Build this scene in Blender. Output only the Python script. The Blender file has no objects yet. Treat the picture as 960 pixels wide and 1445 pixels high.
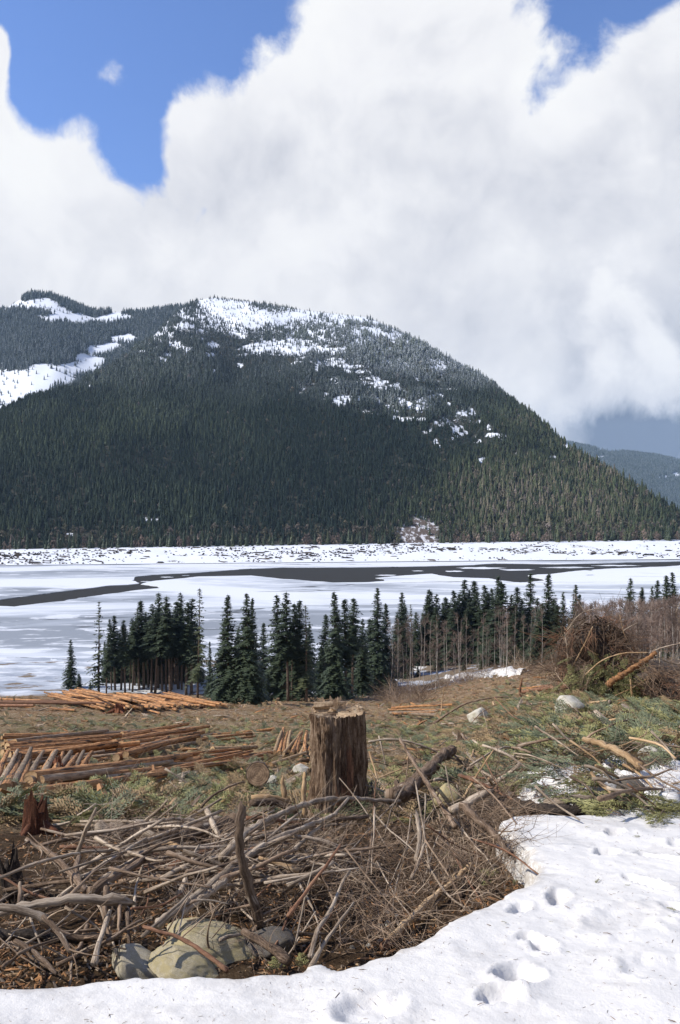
import bpy, bmesh, math, random
import numpy as np
from mathutils import Vector, Matrix

# ------------------------------------------------------------------ camera, sky, sun
scene = bpy.context.scene
COL = scene.collection
F, U0, V0 = 1084.0, 480.0, 735.0          # focal length and horizon of the photograph, in its own pixels
cam_d = bpy.data.cameras.new("camera"); cam = bpy.data.objects.new("camera", cam_d); COL.objects.link(cam)
cam.location = (0, 0, 0); cam.rotation_euler = (math.radians(90), 0, 0)
cam_d.sensor_fit = 'VERTICAL'; cam_d.sensor_height = 36.0; cam_d.lens = 36.0 * F / 1445.0
cam_d.shift_y = (V0 - 722.5) / 1445.0
cam_d.clip_start = 0.05; cam_d.clip_end = 30000
scene.camera = cam

SUN_EL, SUN_AZ = math.radians(44), math.radians(-98)     # azimuth from +Y (view direction), negative = left
sun_dir = Vector((math.sin(SUN_AZ) * math.cos(SUN_EL), math.cos(SUN_AZ) * math.cos(SUN_EL), math.sin(SUN_EL)))
sd = bpy.data.lights.new("sun", 'SUN'); sd.energy = 5.0; sd.angle = math.radians(0.53); sd.color = (1.0, 0.955, 0.88)
sun = bpy.data.objects.new("sun", sd); COL.objects.link(sun)
sun.rotation_euler = (-sun_dir).to_track_quat('-Z', 'Y').to_euler()

world = bpy.data.worlds.new("World"); scene.world = world; world.use_nodes = True

scene.view_settings.view_transform = 'Standard'
scene.view_settings.look = 'None'
scene.view_settings.exposure = 0.30
scene.view_settings.gamma = 1.0
scene.view_settings.use_curve_mapping = False
scene.render.engine = 'CYCLES'
scene.cycles.max_bounces = 5
scene.cycles.diffuse_bounces = 3
scene.cycles.glossy_bounces = 2
scene.cycles.transmission_bounces = 2
scene.cycles.volume_bounces = 0
scene.cycles.use_denoising = True

# ------------------------------------------------------------------ node helpers
class NT:
    """short-hand for building node trees"""
    def __init__(self, tree): self.t = tree
    def n(self, typ, ins=None, **props):
        nd = self.t.nodes.new(typ)
        for k, v in props.items(): setattr(nd, k, v)
        if ins:
            for k, v in ins.items(): self.put(nd.inputs[k], v)
        return nd
    def put(self, sock, v):
        if isinstance(v, bpy.types.NodeSocket): self.t.links.new(v, sock)
        elif isinstance(v, bpy.types.Node): self.t.links.new(v.outputs[0], sock)
        else:
            if isinstance(v, (tuple, list)) and len(v) == 3 and sock.type == 'RGBA': v = (*v, 1.0)
            sock.default_value = v
    def math(self, op, a, b=0.0, c=0.0, clamp=False):
        nd = self.t.nodes.new('ShaderNodeMath'); nd.operation = op; nd.use_clamp = clamp
        self.put(nd.inputs[0], a); self.put(nd.inputs[1], b)
        if op in ('MULTIPLY_ADD', 'SMOOTH_MIN', 'SMOOTH_MAX'): self.put(nd.inputs[2], c)
        return nd.outputs[0]
    def vmath(self, op, a, b=(0, 0, 0), s=None):
        nd = self.t.nodes.new('ShaderNodeVectorMath'); nd.operation = op
        self.put(nd.inputs[0], a)
        if op == 'SCALE': self.put(nd.inputs[3], s)
        else: self.put(nd.inputs[1], b)
        return nd.outputs[1] if op in ('DOT_PRODUCT', 'LENGTH', 'DISTANCE') else nd.outputs[0]
    def sstep(self, x, a, b, lo=0.0, hi=1.0):
        nd = self.t.nodes.new('ShaderNodeMapRange'); nd.interpolation_type = 'SMOOTHSTEP'
        self.put(nd.inputs[0], x); self.put(nd.inputs[1], a); self.put(nd.inputs[2], b); self.put(nd.inputs[3], lo); self.put(nd.inputs[4], hi)
        return nd.outputs[0]
    def noise(self, vec, scale, detail=4.0, rough=0.55, dist=0.0):
        nd = self.t.nodes.new('ShaderNodeTexNoise')
        if vec is not None: self.put(nd.inputs['Vector'], vec)
        nd.inputs['Scale'].default_value = scale; nd.inputs['Detail'].default_value = detail
        nd.inputs['Roughness'].default_value = rough; nd.inputs['Distortion'].default_value = dist
        return nd.outputs[0]
    def ramp(self, fac, stops, interp='LINEAR'):
        nd = self.t.nodes.new('ShaderNodeValToRGB'); nd.color_ramp.interpolation = interp
        e = nd.color_ramp.elements
        while len(e) < len(stops): e.new(0.5)
        for el, (p, c) in zip(e, stops): el.position = p; el.color = (*c, 1.0)
        self.put(nd.inputs[0], fac); return nd.outputs[0]
    def mix(self, fac, a, b, blend='MIX'):
        nd = self.t.nodes.new('ShaderNodeMix'); nd.data_type = 'RGBA'; nd.blend_type = blend
        self.put(nd.inputs[0], fac); self.put(nd.inputs[6], a); self.put(nd.inputs[7], b)
        return nd.outputs[2]
    def scale(self, vec, s): return self.vmath('MULTIPLY', vec, s)
    def attr(self, name, typ='GEOMETRY'):
        return self.n('ShaderNodeAttribute', attribute_name=name, attribute_type=typ)
    def bump(self, h, strength=0.5, dist=0.02):
        return self.n('ShaderNodeBump', {'Height': h, 'Strength': strength, 'Distance': dist}).outputs[0]

def material(name, rough=0.85, spec=0.25):
    m = bpy.data.materials.new(name); m.use_nodes = True
    b = m.node_tree.nodes['Principled BSDF']
    b.inputs['Roughness'].default_value = rough; b.inputs['Specular IOR Level'].default_value = spec
    return m, NT(m.node_tree), b

# ------------------------------------------------------------------ sky with clouds (world)
def view_dir(u, v):
    return Vector(((u - U0) / F, 1.0, -(v - V0) / F)).normalized()

def build_world():
    t = world.node_tree; t.nodes.clear(); N = NT(t)
    out = N.n('ShaderNodeOutputWorld')
    tc = N.n('ShaderNodeTexCoord').outputs['Generated']
    sky = N.n('ShaderNodeTexSky', sky_type='NISHITA')
    sky.sun_disc = False; sky.sun_elevation = SUN_EL; sky.sun_rotation = SUN_AZ % (2 * math.pi)
    sky.altitude = 300; sky.air_density = 1.0; sky.dust_density = 0.6; sky.ozone_density = 1.0
    blue = N.mix(1.0, sky.outputs[0], (0.80, 0.97, 1.36), 'MULTIPLY')
    z = N.n('ShaderNodeSeparateXYZ', {0: tc}).outputs[2]
    # warp the direction for billowing edges
    w1 = N.n('ShaderNodeTexNoise', {'Vector': tc, 'Scale': 5.0, 'Detail': 3.0}).outputs['Color']
    warp = N.vmath('SCALE', N.vmath('SUBTRACT', w1, (0.5, 0.5, 0.5)), s=0.10)
    p = N.vmath('ADD', tc, warp)
    def fbm(vec, sc, det, ro=0.55): return N.noise(vec, sc, det, ro)
    big = fbm(N.vmath('ADD', p, (3.1, 1.7, 0.4)), 3.2, 2.0, 0.5)
    fine = fbm(N.vmath('ADD', p, (7.3, 2.2, 5.1)), 9.0, 11.0, 0.64)
    def blob(u, v, r_in, r_out):
        d = N.vmath('DISTANCE', p, tuple(view_dir(u, v)))
        return N.sstep(d, r_in / F, r_out / F, 1.0, 0.0)
    # coverage: a full deck low over the valley that breaks up higher in the sky
    cov = N.sstep(z, 0.40, 0.58, 0.62, -0.42)
    def add(c, b, k): return N.math('MULTIPLY_ADD', b, k, c)
    for (u, v, r0, r1, k) in [(520, 140, 60, 290, 0.72), (660, 60, 40, 190, 0.45), (960, 170, 70, 230, 0.75), (330, 210, 30, 160, 0.35), (250, 175, 5, 90, 0.30), (60, 240, 20, 90, 0.22), (55, 150, 20, 95, -0.38),
                              (210, 60, 60, 270, -0.70), (120, 150, 30, 110, -0.35), (190, 205, 5, 60, -0.55), (765, 178, 5, 75, -0.75), (800, 95, 5, 75, -0.55), (850, 30, 20, 130, -0.85), (100, 130, 20, 120, -0.25),
                              (152, 113, 2, 52, 1.25), (0, 88, 5, 62, 1.75), (112, 190, 4, 72, 0.74), (8, 165, 4, 45, 0.62), (800, 55, 5, 75, 0.72), (935, 45, 5, 85, 0.62), (900, 560, 60, 260, 0.45)]:
        cov = add(cov, blob(u, v, r0, r1), k)
    dens = N.math('ADD', cov, N.math('MULTIPLY', N.math('SUBTRACT', fine, 0.5), 1.15))
    dens = N.math('ADD', dens, N.math('MULTIPLY', N.math('SUBTRACT', big, 0.5), 0.55))
    puff = fbm(N.vmath('ADD', p, (2.7, 9.1, 4.4)), 26.0, 9.0, 0.6)
    def bil(vec):
        a = N.n('ShaderNodeTexVoronoi', {'Vector': vec, 'Scale': 10.0}, feature='F1').outputs['Distance']
        c = N.n('ShaderNodeTexVoronoi', {'Vector': vec, 'Scale': 24.0}, feature='F1').outputs['Distance']
        return N.math('SUBTRACT', 0.5, N.math('MULTIPLY_ADD', c, 0.35, N.math('MULTIPLY', a, 0.65)))
    pw = N.vmath('ADD', p, N.vmath('SCALE', N.vmath('SUBTRACT', N.n('ShaderNodeTexNoise', {'Vector': tc, 'Scale': 22.0, 'Detail': 4.0}).outputs['Color'], (0.5, 0.5, 0.5)), s=0.045))
    puffs = bil(pw)
    dens = N.math('ADD', dens, N.math('MULTIPLY', N.math('SUBTRACT', puff, 0.5), 0.60))
    dens = N.math('ADD', dens, N.math('MULTIPLY', puffs, 0.55))
    mask = N.sstep(dens, -0.06, 0.34)
    # shading of the cloud: thick parts and undersides greyer, sunward rims white
    s = tuple(sun_dir * 0.030 + Vector((0, 0, 0.022)))
    f2 = fbm(N.vmath('ADD', N.vmath('ADD', p, (7.3, 2.2, 5.1)), s), 9.0, 8.0, 0.58)
    f1 = fbm(N.vmath('ADD', p, (7.3, 2.2, 5.1)), 9.0, 8.0, 0.58)
    lit = N.math('SUBTRACT', f1, f2)
    soft = fbm(N.vmath('ADD', p, (1.3, 8.2, 2.6)), 4.5, 5.0, 0.5)
    b = N.math('MULTIPLY_ADD', lit, 0.62, 0.87)
    b = N.math('MULTIPLY_ADD', N.math('SUBTRACT', soft, 0.5), 0.62, b)
    b = N.math('MULTIPLY_ADD', N.math('SUBTRACT', puff, 0.5), 0.12, b)
    b = N.math('MULTIPLY_ADD', N.math('SUBTRACT', puffs, 0.12), 0.30, b)
    b = add(b, N.sstep(dens, 0.1, 0.75), -0.10)
    b = add(b, blob(820, 150, 10, 110), 0.18)
    b = add(b, blob(540, 60, 40, 250), 0.16)
    b = add(b, blob(60, 220, 40, 140), 0.12)
    b = add(b, blob(560, 210, 40, 190), -0.05)
    b = add(b, blob(930, 250, 40, 170), -0.10)
    b = add(b, N.sstep(z, 0.34, 0.22), -0.05)
    # a sunlit heap of cumulus standing in front of the rain-grey end of the valley
    heap = N.math('ADD', N.math('MULTIPLY', blob(880, 505, 30, 135), 1.0), N.math('ADD', N.math('MULTIPLY', puffs, 0.9), N.math('MULTIPLY', N.math('SUBTRACT', fine, 0.5), 0.9)))
    heap = N.math('MULTIPLY', N.sstep(heap, 0.38, 0.80), N.sstep(N.math('ADD', z, N.math('MULTIPLY', puff, 0.05)), 0.165, 0.225))
    b = N.math('SUBTRACT', b, N.math('MULTIPLY', blob(840, 420, 60, 190), 0.10))
    b = add(b, heap, 0.26)
    lo = blob(930, 600, 70, 230)
    b = add(b, N.math('MULTIPLY', lo, N.sstep(N.math('ADD', z, N.math('ADD', N.math('MULTIPLY', fine, 0.07), N.math('MULTIPLY', puff, 0.04))), 0.208, 0.165)), -0.60)
    col = N.ramp(b, [(0.0, (0.16, 0.19, 0.27)), (0.30, (0.47, 0.50, 0.58)), (0.55, (0.74, 0.75, 0.80)), (0.80, (0.93, 0.93, 0.95)), (1.0, (0.99, 0.99, 0.99))])
    bg1 = N.n('ShaderNodeBackground', {0: blue, 1: 0.121})
    bg2 = N.n('ShaderNodeBackground', {0: col, 1: 0.81})
    ms = N.n('ShaderNodeMixShader', {0: mask, 1: bg1, 2: bg2})
    t.links.new(ms.outputs[0], out.inputs[0])
build_world()

# ------------------------------------------------------------------ numeric helpers
def _hash(ix, iy, seed):
    h = (ix.astype(np.int64) * 374761393 + iy.astype(np.int64) * 668265263 + seed * 2147483647) & 0xFFFFFFFF
    h = ((h ^ (h >> 13)) * 1274126177) & 0xFFFFFFFF
    h = h ^ (h >> 16)
    return (h & 0xFFFF) / 65535.0

def vnoise(x, y, seed=0):
    x = np.asarray(x, float); y = np.asarray(y, float)
    ix = np.floor(x); iy = np.floor(y); fx = x - ix; fy = y - iy
    fx = fx * fx * (3 - 2 * fx); fy = fy * fy * (3 - 2 * fy)
    a = _hash(ix, iy, seed); b = _hash(ix + 1, iy, seed); c = _hash(ix, iy + 1, seed); d = _hash(ix + 1, iy + 1, seed)
    return (a * (1 - fx) + b * fx) * (1 - fy) + (c * (1 - fx) + d * fx) * fy - 0.5

def fbm2(x, y, octv=4, seed=0, gain=0.5):
    s = 0; a = 1.0
    for o in range(octv):
        s = s + a * vnoise(x * 2 ** o, y * 2 ** o, seed + o * 17); a *= gain
    return s

def smooth(x, a, b):
    t = np.clip((x - a) / (b - a), 0, 1); return t * t * (3 - 2 * t)

def at(u, v, y):
    """point seen at photograph pixel (u, v) at distance y"""
    return np.array([(u - U0) / F * y, y, -(v - V0) / F * y])

# the near hillside: height as a function of place
_py = np.array([-20, 0, 3, 5.3, 7, 10, 14, 22, 35, 60, 100, 148, 162, 172, 215, 250, 420])
_pz = np.array([-1.2, -1.8, -2.40, -2.80, -3.12, -3.92, -5.02, -7.4, -10.15, -15.4, -23.9, -34.0, -37.0, -37.85, -38.0, -40, -46])
_ry = np.array([0, 4, 7, 10, 16, 24, 40, 110, 150, 185, 215, 300])
_rz = np.array([0, 0.1, 0.35, 0.85, 1.55, 2.0, 2.5, 4.6, 7.5, 6.0, 0.0, 0.0])
_sy = np.linspace(-20, 420, 8801)
_sz = np.interp(_sy, _py, _pz); _sr = np.interp(_sy, _ry, _rz)
def _sm(a):
    k = np.ones(41) / 41; b = np.convolve(np.pad(a, 20, mode='edge'), k, 'valid'); return b
_sz = _sm(_sz); _sr = _sm(_sr)
def G(x, y):
    x = np.asarray(x, float); y = np.asarray(y, float)
    s = x / (np.abs(y) + 1.0)
    z = np.interp(y, _sy, _sz) + np.interp(y, _sy, _sr) * smooth(s, 0.06, 0.30)
    amp = np.interp(y, [0, 4, 12, 40, 120, 165, 175, 260], [0.02, 0.10, 0.30, 0.7, 1.0, 0.8, 0.22, 0.22])
    z = z + amp * fbm2(x * 0.33 + 11.3, y * 0.33 + 4.1, 4, 5) * np.interp(y, [0, 20, 150], [1, .8, .35]) + 0.8 * amp * fbm2(x * 0.06 + 3, y * 0.06 + 9, 3, 8) * smooth(y, 15, 60) * (1 - smooth(y, 155, 170))
    return z

def GM(x, y):
    """height of the built ground, with its small lumps"""
    return G(x, y) + np.where((y > 3) & (y < 60), 0.05, 0.0) * fbm2(x * 2.7, y * 2.7, 3, 31)

def hit(u, v, lift=0.0, y0=2.2):
    """distance at which the sight line through pixel (u, v) meets the hillside (plus lift)"""
    ys = np.concatenate([np.arange(y0, 12, 0.03), np.arange(12, 60, 0.15), np.arange(60, 330, 0.8)])
    f = -(v - V0) / F * ys - (G((u - U0) / F * ys, ys) + lift)
    k = np.argmax(f < 0)
    return float(ys[k]) if f[k] < 0 else 200.0

def on_ground(u, v, lift=0.0):
    y = hit(u, v, lift); x = (u - U0) / F * y
    return np.array([x, y, float(G(x, y)) + lift])

# ------------------------------------------------------------------ mesh helpers
def mesh(name, verts, faces, mats, smooth_shade=False, uv=None, fmat=None, attrs=None):
    me = bpy.data.meshes.new(name)
    verts = np.asarray(verts, dtype=np.float32)
    if isinstance(faces, np.ndarray) and faces.ndim == 2:
        n, k = faces.shape
        me.vertices.add(len(verts)); me.vertices.foreach_set('co', verts.ravel())
        me.loops.add(n * k); me.loops.foreach_set('vertex_index', faces.astype(np.int32).ravel())
        me.polygons.add(n); me.polygons.foreach_set('loop_start', np.arange(0, n * k, k, dtype=np.int32))
        me.update(calc_edges=True)
    else:
        me.from_pydata([tuple(map(float, v)) for v in verts], [], [tuple(map(int, f)) for f in faces])
    if uv is not None:
        ul = me.uv_layers.new(name='UVMap'); li = np.empty(len(me.loops), dtype=np.int32); me.loops.foreach_get('vertex_index', li)
        ul.data.foreach_set('uv', np.asarray(uv, dtype=np.float32)[li].ravel())
    for m in (mats if isinstance(mats, (list, tuple)) else [mats]): me.materials.append(m)
    if fmat is not None: me.polygons.foreach_set('material_index', np.asarray(fmat, dtype=np.int32))
    me.polygons.foreach_set('use_smooth', np.full(len(me.polygons), bool(smooth_shade)))
    if attrs:
        for k, v in attrs.items():
            a = me.attributes.new(k, 'FLOAT', 'POINT'); a.data.foreach_set('value', np.asarray(v, dtype=np.float32))
    me.update()
    return me

def link(name, data, parent=None, loc=(0, 0, 0), rot=(0, 0, 0), scl=(1, 1, 1)):
    o = bpy.data.objects.new(name, data); COL.objects.link(o)
    o.location = loc; o.rotation_euler = rot; o.scale = scl
    if parent is not None: o.parent = parent
    return o

def tag(o, label=None, cat=None, group=None, kind=None):
    if label: o['label'] = label
    if cat: o['category'] = cat
    if group: o['group'] = group
    if kind: o['kind'] = kind
    return o

class Geo:
    """collects pieces of one mesh"""
    def __init__(self): self.v = []; self.f = []; self.uv = []; self.m = []; self.c = 0
    def add(self, v, f, uv=None, m=0):
        v = np.asarray(v, float); self.v.append(v)
        for q in f: self.f.append(tuple(int(i) + self.c for i in q)); self.m.append(m)
        self.uv.append(np.zeros((len(v), 2)) if uv is None else np.asarray(uv, float)); self.c += len(v)
    def mesh(self, name, mats, smooth_shade=False):
        return mesh(name, np.concatenate(self.v), self.f, mats, smooth_shade, np.concatenate(self.uv), self.m)

def tube(path, radii, sides=6, cap=True, rough=0.0, rng=None, flat=1.0):
    """tapered tube along a path; returns verts, faces (sides first, then caps), uv"""
    P = np.asarray(path, float); n = len(P); R = np.asarray(radii, float) * np.ones(n)
    T = np.gradient(P, axis=0); T /= np.linalg.norm(T, axis=1)[:, None] + 1e-9
    ref = np.array([0, 0, 1.0]) if abs(T[:, 2]).mean() < 0.8 else np.array([1.0, 0, 0])
    A = np.cross(T, ref); A /= np.linalg.norm(A, axis=1)[:, None] + 1e-9
    B = np.cross(T, A)
    ang = np.linspace(0, 2 * math.pi, sides, endpoint=False)
    ca, sa = np.cos(ang), np.sin(ang)
    rr = R[:, None] * np.ones((n, sides))
    if rough and rng is not None: rr = rr * (1 + rough * rng.uniform(-1, 1, (n, sides)))
    V = P[:, None, :] + rr[..., None] * (ca[None, :, None] * A[:, None, :] * flat + sa[None, :, None] * B[:, None, :])
    L = np.concatenate([[0], np.cumsum(np.linalg.norm(np.diff(P, axis=0), axis=1))])
    uv = np.stack([np.broadcast_to(np.abs(np.linspace(-1, 1, sides, endpoint=False))[None, :] * R.max() * 3.14, (n, sides)), np.broadcast_to(L[:, None], (n, sides))], -1).reshape(-1, 2)
    f = []
    for i in range(n - 1):
        for j in range(sides):
            k = (j + 1) % sides
            f.append((i * sides + j, i * sides + k, (i + 1) * sides + k, (i + 1) * sides + j))
    caps = []
    if cap:
        caps = [tuple(range(sides))[::-1], tuple((n - 1) * sides + j for j in range(sides))]
    return V.reshape(-1, 3), f, uv, caps

def resample(pts, n):
    """smooth curve through control points (Catmull-Rom)"""
    P = np.asarray(pts, float)
    if len(P) == 2: return P[0] + (P[1] - P[0]) * np.linspace(0, 1, n)[:, None]
    Q = np.vstack([2 * P[0] - P[1], P, 2 * P[-1] - P[-2]])
    out = []
    for t in np.linspace(0, len(P) - 1 - 1e-6, n):
        i = int(t); f = t - i; a, b, c, d = Q[i], Q[i + 1], Q[i + 2], Q[i + 3]
        out.append(0.5 * ((2 * b) + (c - a) * f + (2 * a - 5 * b + 4 * c - d) * f * f + (3 * b - a - 3 * c + d) * f ** 3))
    return np.array(out)

# scatter: one object, its copies placed by geometry nodes (for what nobody could count)
def scatter(name, pts, rots, scls, idx, protos, attrs=None, label=None, cat=None, kind='stuff'):
    pts = np.asarray(pts, np.float32); n = len(pts)
    me = bpy.data.meshes.new(name); me.vertices.add(n); me.vertices.foreach_set('co', pts.ravel())
    a = me.attributes.new('rot', 'FLOAT_VECTOR', 'POINT'); a.data.foreach_set('vector', np.asarray(rots, np.float32).ravel())
    scls = np.asarray(scls, np.float32)
    if scls.ndim == 1: scls = np.repeat(scls[:, None], 3, 1)
    a = me.attributes.new('scl', 'FLOAT_VECTOR', 'POINT'); a.data.foreach_set('vector', scls.ravel())
    a = me.attributes.new('idx', 'INT', 'POINT'); a.data.foreach_set('value', np.asarray(idx, np.int32))
    for k, v in (attrs or {}).items():
        a = me.attributes.new(k, 'FLOAT', 'POINT'); a.data.foreach_set('value', np.asarray(v, np.float32))
    o = link(name, me); tag(o, label, cat, None, kind)
    g = bpy.data.node_groups.new(name + '_nodes', 'GeometryNodeTree')
    g.interface.new_socket('Geometry', in_out='INPUT', socket_type='NodeSocketGeometry')
    g.interface.new_socket('Geometry', in_out='OUTPUT', socket_type='NodeSocketGeometry')
    nn = g.nodes; gi = nn.new('NodeGroupInput'); go = nn.new('NodeGroupOutput')
    join = nn.new('GeometryNodeJoinGeometry')
    for p in reversed(protos):
        oi = nn.new('GeometryNodeObjectInfo'); oi.inputs[0].default_value = p; oi.inputs['As Instance'].default_value = False
        gt = nn.new('GeometryNodeGeometryToInstance')
        g.links.new(oi.outputs['Geometry'], gt.inputs[0]); g.links.new(gt.outputs[0], join.inputs[0])
    def na(nm, typ):
        nd = nn.new('GeometryNodeInputNamedAttribute'); nd.data_type = typ; nd.inputs[0].default_value = nm; return nd.outputs[0]
    iop = nn.new('GeometryNodeInstanceOnPoints'); iop.inputs['Pick Instance'].default_value = True
    g.links.new(gi.outputs[0], iop.inputs['Points']); g.links.new(join.outputs[0], iop.inputs['Instance'])
    g.links.new(na('idx', 'INT'), iop.inputs['Instance Index'])
    e2r = nn.new('FunctionNodeEulerToRotation'); g.links.new(na('rot', 'FLOAT_VECTOR'), e2r.inputs[0]); g.links.new(e2r.outputs[0], iop.inputs['Rotation'])
    g.links.new(na('scl', 'FLOAT_VECTOR'), iop.inputs['Scale'])
    g.links.new(iop.outputs[0], go.inputs[0])
    md = o.modifiers.new('scatter', 'NODES'); md.node_group = g
    return o

def proto(name, me):
    return bpy.data.objects.new(name, me)       # never linked to the scene: only a source for scatter()

# ------------------------------------------------------------------ materials
def mat_ground():
    m, N, b = material('ground_soil', 0.95, 0.1)
    co = N.n('ShaderNodeTexCoord').outputs['Object']
    n1 = N.noise(co, 0.16, 6, 0.65); n2 = N.noise(co, 1.3, 8, 0.7); n3 = N.noise(co, 9.0, 8, 0.75); n4 = N.noise(co, 38.0, 4, 0.7)
    base = N.ramp(n3, [(0.30, (0.05, 0.033, 0.02)), (0.45, (0.18, 0.125, 0.075)), (0.58, (0.33, 0.25, 0.16)), (0.74, (0.52, 0.42, 0.29))])
    green = N.ramp(n4, [(0.3, (0.06, 0.06, 0.028)), (0.55, (0.22, 0.21, 0.10)), (0.8, (0.38, 0.34, 0.19))])
    red = N.ramp(n3, [(0.3, (0.07, 0.036, 0.018)), (0.55, (0.22, 0.125, 0.065)), (0.8, (0.36, 0.23, 0.13))])
    ag = N.attr('green').outputs['Fac']; ar = N.attr('red').outputs['Fac']; am = N.attr('mud').outputs['Fac']
    c = N.mix(N.math('MULTIPLY', ag, N.sstep(N.math('ADD', N.math('MULTIPLY', n2, 0.6), N.math('MULTIPLY', n1, 0.4)), 0.48, 0.60)), base, green)
    c = N.mix(N.math('MULTIPLY', ar, N.sstep(n2, 0.42, 0.60)), c, red)
    mud = N.mix(N.sstep(N.math('MULTIPLY_ADD', N.sstep(N.n('ShaderNodeSeparateXYZ', {0: co}).outputs[0], -75, -35), -0.10, N.noise(N.scale(co, (.6, 1, 1)), 0.10, 7, 0.65)), 0.36, 0.42), (0.17, 0.13, 0.09), N.ramp(N.noise(N.scale(co, (.4, 1, 1)), 0.22, 6, 0.65), [(.40, (.28, .31, .36)), (.52, (.42, .45, .50)), (.60, (.60, .62, .66))]))
    c = N.mix(am, c, mud)
    c = N.mix(N.attr('humus_shade').outputs['Fac'], c, N.mix(1.0, c, (0.34, 0.30, 0.27), 'MULTIPLY'))  # dark near soil, with hollow shade under the slash painted into its colour
    N.put(b.inputs['Base Color'], c)
    N.put(b.inputs['Normal'], N.bump(N.math('ADD', n3, N.math('MULTIPLY', n4, 0.5)), 1.0, 0.12))
    return m

def mat_snow():
    m, N, b = material('snow', 0.55, 0.25)
    co = N.n('ShaderNodeTexCoord').outputs['Object']
    n1 = N.noise(co, 2.2, 5, 0.6); n2 = N.noise(co, 60, 4, 0.7); n3 = N.noise(co, 14, 5, 0.6); n4 = N.noise(co, 210, 2, 0.6)
    c = N.mix(N.sstep(N.math('MULTIPLY_ADD', n3, 0.45, n1), 0.70, 0.86), (0.605, 0.585, 0.557), (0.53, 0.51, 0.485))
    c = N.mix(N.sstep(n2, 0.62, 0.76), c, (0.48, 0.44, 0.39))
    rim = N.math('MULTIPLY', N.attr('rim').outputs['Fac'], N.sstep(N.math('MULTIPLY_ADD', n3, 0.6, N.math('MULTIPLY', n2, 0.4)), 0.40, 0.58))
    c = N.mix(rim, c, (0.33, 0.29, 0.24))
    N.put(b.inputs['Base Color'], c)
    b.inputs['Subsurface Weight'].default_value = 0.0
    h = N.math('ADD', N.math('MULTIPLY', n3, 1.0), N.math('ADD', N.math('MULTIPLY', n2, 0.35), N.math('MULTIPLY', n4, 0.12)))
    N.put(b.inputs['Normal'], N.bump(h, 0.38, 0.025))
    return m

def mat_far_snow():
    m, N, b = material('shore_snow', 0.7, 0.2)
    co = N.n('ShaderNodeTexCoord').outputs['Object']
    n1 = N.noise(N.scale(co, (0.5, 1.0, 1.0)), 0.06, 7, 0.65); n2 = N.noise(co, 0.5, 6, 0.7)
    c = N.mix(N.sstep(N.math('MULTIPLY_ADD', n2, 0.5, n1), 0.88, 0.95), (0.64, 0.66, 0.70), (0.14, 0.12, 0.10))
    N.put(b.inputs['Base Color'], c); return m

def mat_ice():
    m, N, b = material('lake_ice', 0.5, 0.3)
    co = N.n('ShaderNodeTexCoord').outputs['Object']
    st = N.scale(co, (0.45, 1.0, 1.0))
    n1 = N.noise(st, 0.0075, 6, 0.6, 0.6); n2 = N.noise(st, 0.09, 7, 0.68, 0.4); n3 = N.noise(N.vmath('ADD', st, (31, 7, 0)), 0.022, 6, 0.6, 0.8)
    y = N.n('ShaderNodeSeparateXYZ', {0: co})
    wet_shade = N.math('ADD', N.sstep(n1, 0.42, 0.60), N.math('MULTIPLY', N.math('SUBTRACT', n3, 0.5), 1.3))
    # near left greyer: thaw, with shade painted into the colour; far side keeps snow
    wet_shade = N.math('ADD', wet_shade, N.math('ADD', N.sstep(y.outputs[1], 520, 330, -0.30, 0.12), N.sstep(y.outputs[0], 120, -80, -0.08, 0.14)))
    c = N.ramp(wet_shade, [(0.10, (0.64, 0.66, 0.70)), (0.45, (0.48, 0.51, 0.555)), (0.78, (0.32, 0.345, 0.385)), (1.0, (0.22, 0.24, 0.27))])
    fl = N.math('ADD', n2, N.sstep(y.outputs[1], 200, 290, 0.02, -0.055))
    c = N.mix(N.math('MULTIPLY', N.sstep(fl, 0.48, 0.56), 0.8), c, (0.65, 0.67, 0.71))
    # long pressure cracks
    vo = N.n('ShaderNodeTexVoronoi', {'Vector': N.vmath('ADD', N.scale(st, (0.4, 1, 1)), N.vmath('SCALE', N.n('ShaderNodeTexNoise', {'Vector': st, 'Scale': 0.03, 'Detail': 4.0}).outputs['Color'], s=26.0)), 'Scale': 0.013}, feature='DISTANCE_TO_EDGE')
    crack = N.math('MULTIPLY', N.sstep(vo.outputs['Distance'], 0.013, 0.005), N.sstep(n3, 0.50, 0.55))
    c = N.mix(N.math('MULTIPLY', crack, 0.85), c, (0.06, 0.065, 0.07))
    hole = N.math('MULTIPLY', N.sstep(N.noise(N.vmath('ADD', st, (5, 90, 0)), 0.055, 5, 0.6), 0.66, 0.68), N.sstep(y.outputs[1], 330, 250))
    c = N.mix(hole, c, (0.09, 0.10, 0.09))
    N.put(b.inputs['Base Color'], c)
    N.put(b.inputs['Normal'], N.bump(n2, 0.4, 0.3))
    return m

def mat_water():
    m, N, b = material('lake_water', 0.13, 0.0)
    co = N.n('ShaderNodeTexCoord').outputs['Object']
    N.put(b.inputs['Base Color'], (0.040, 0.040, 0.040))
    N.put(b.inputs['Normal'], N.bump(N.noise(N.scale(co, (0.5, 1, 1)), 0.9, 5, 0.6), 0.6, 0.25))
    return m

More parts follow.
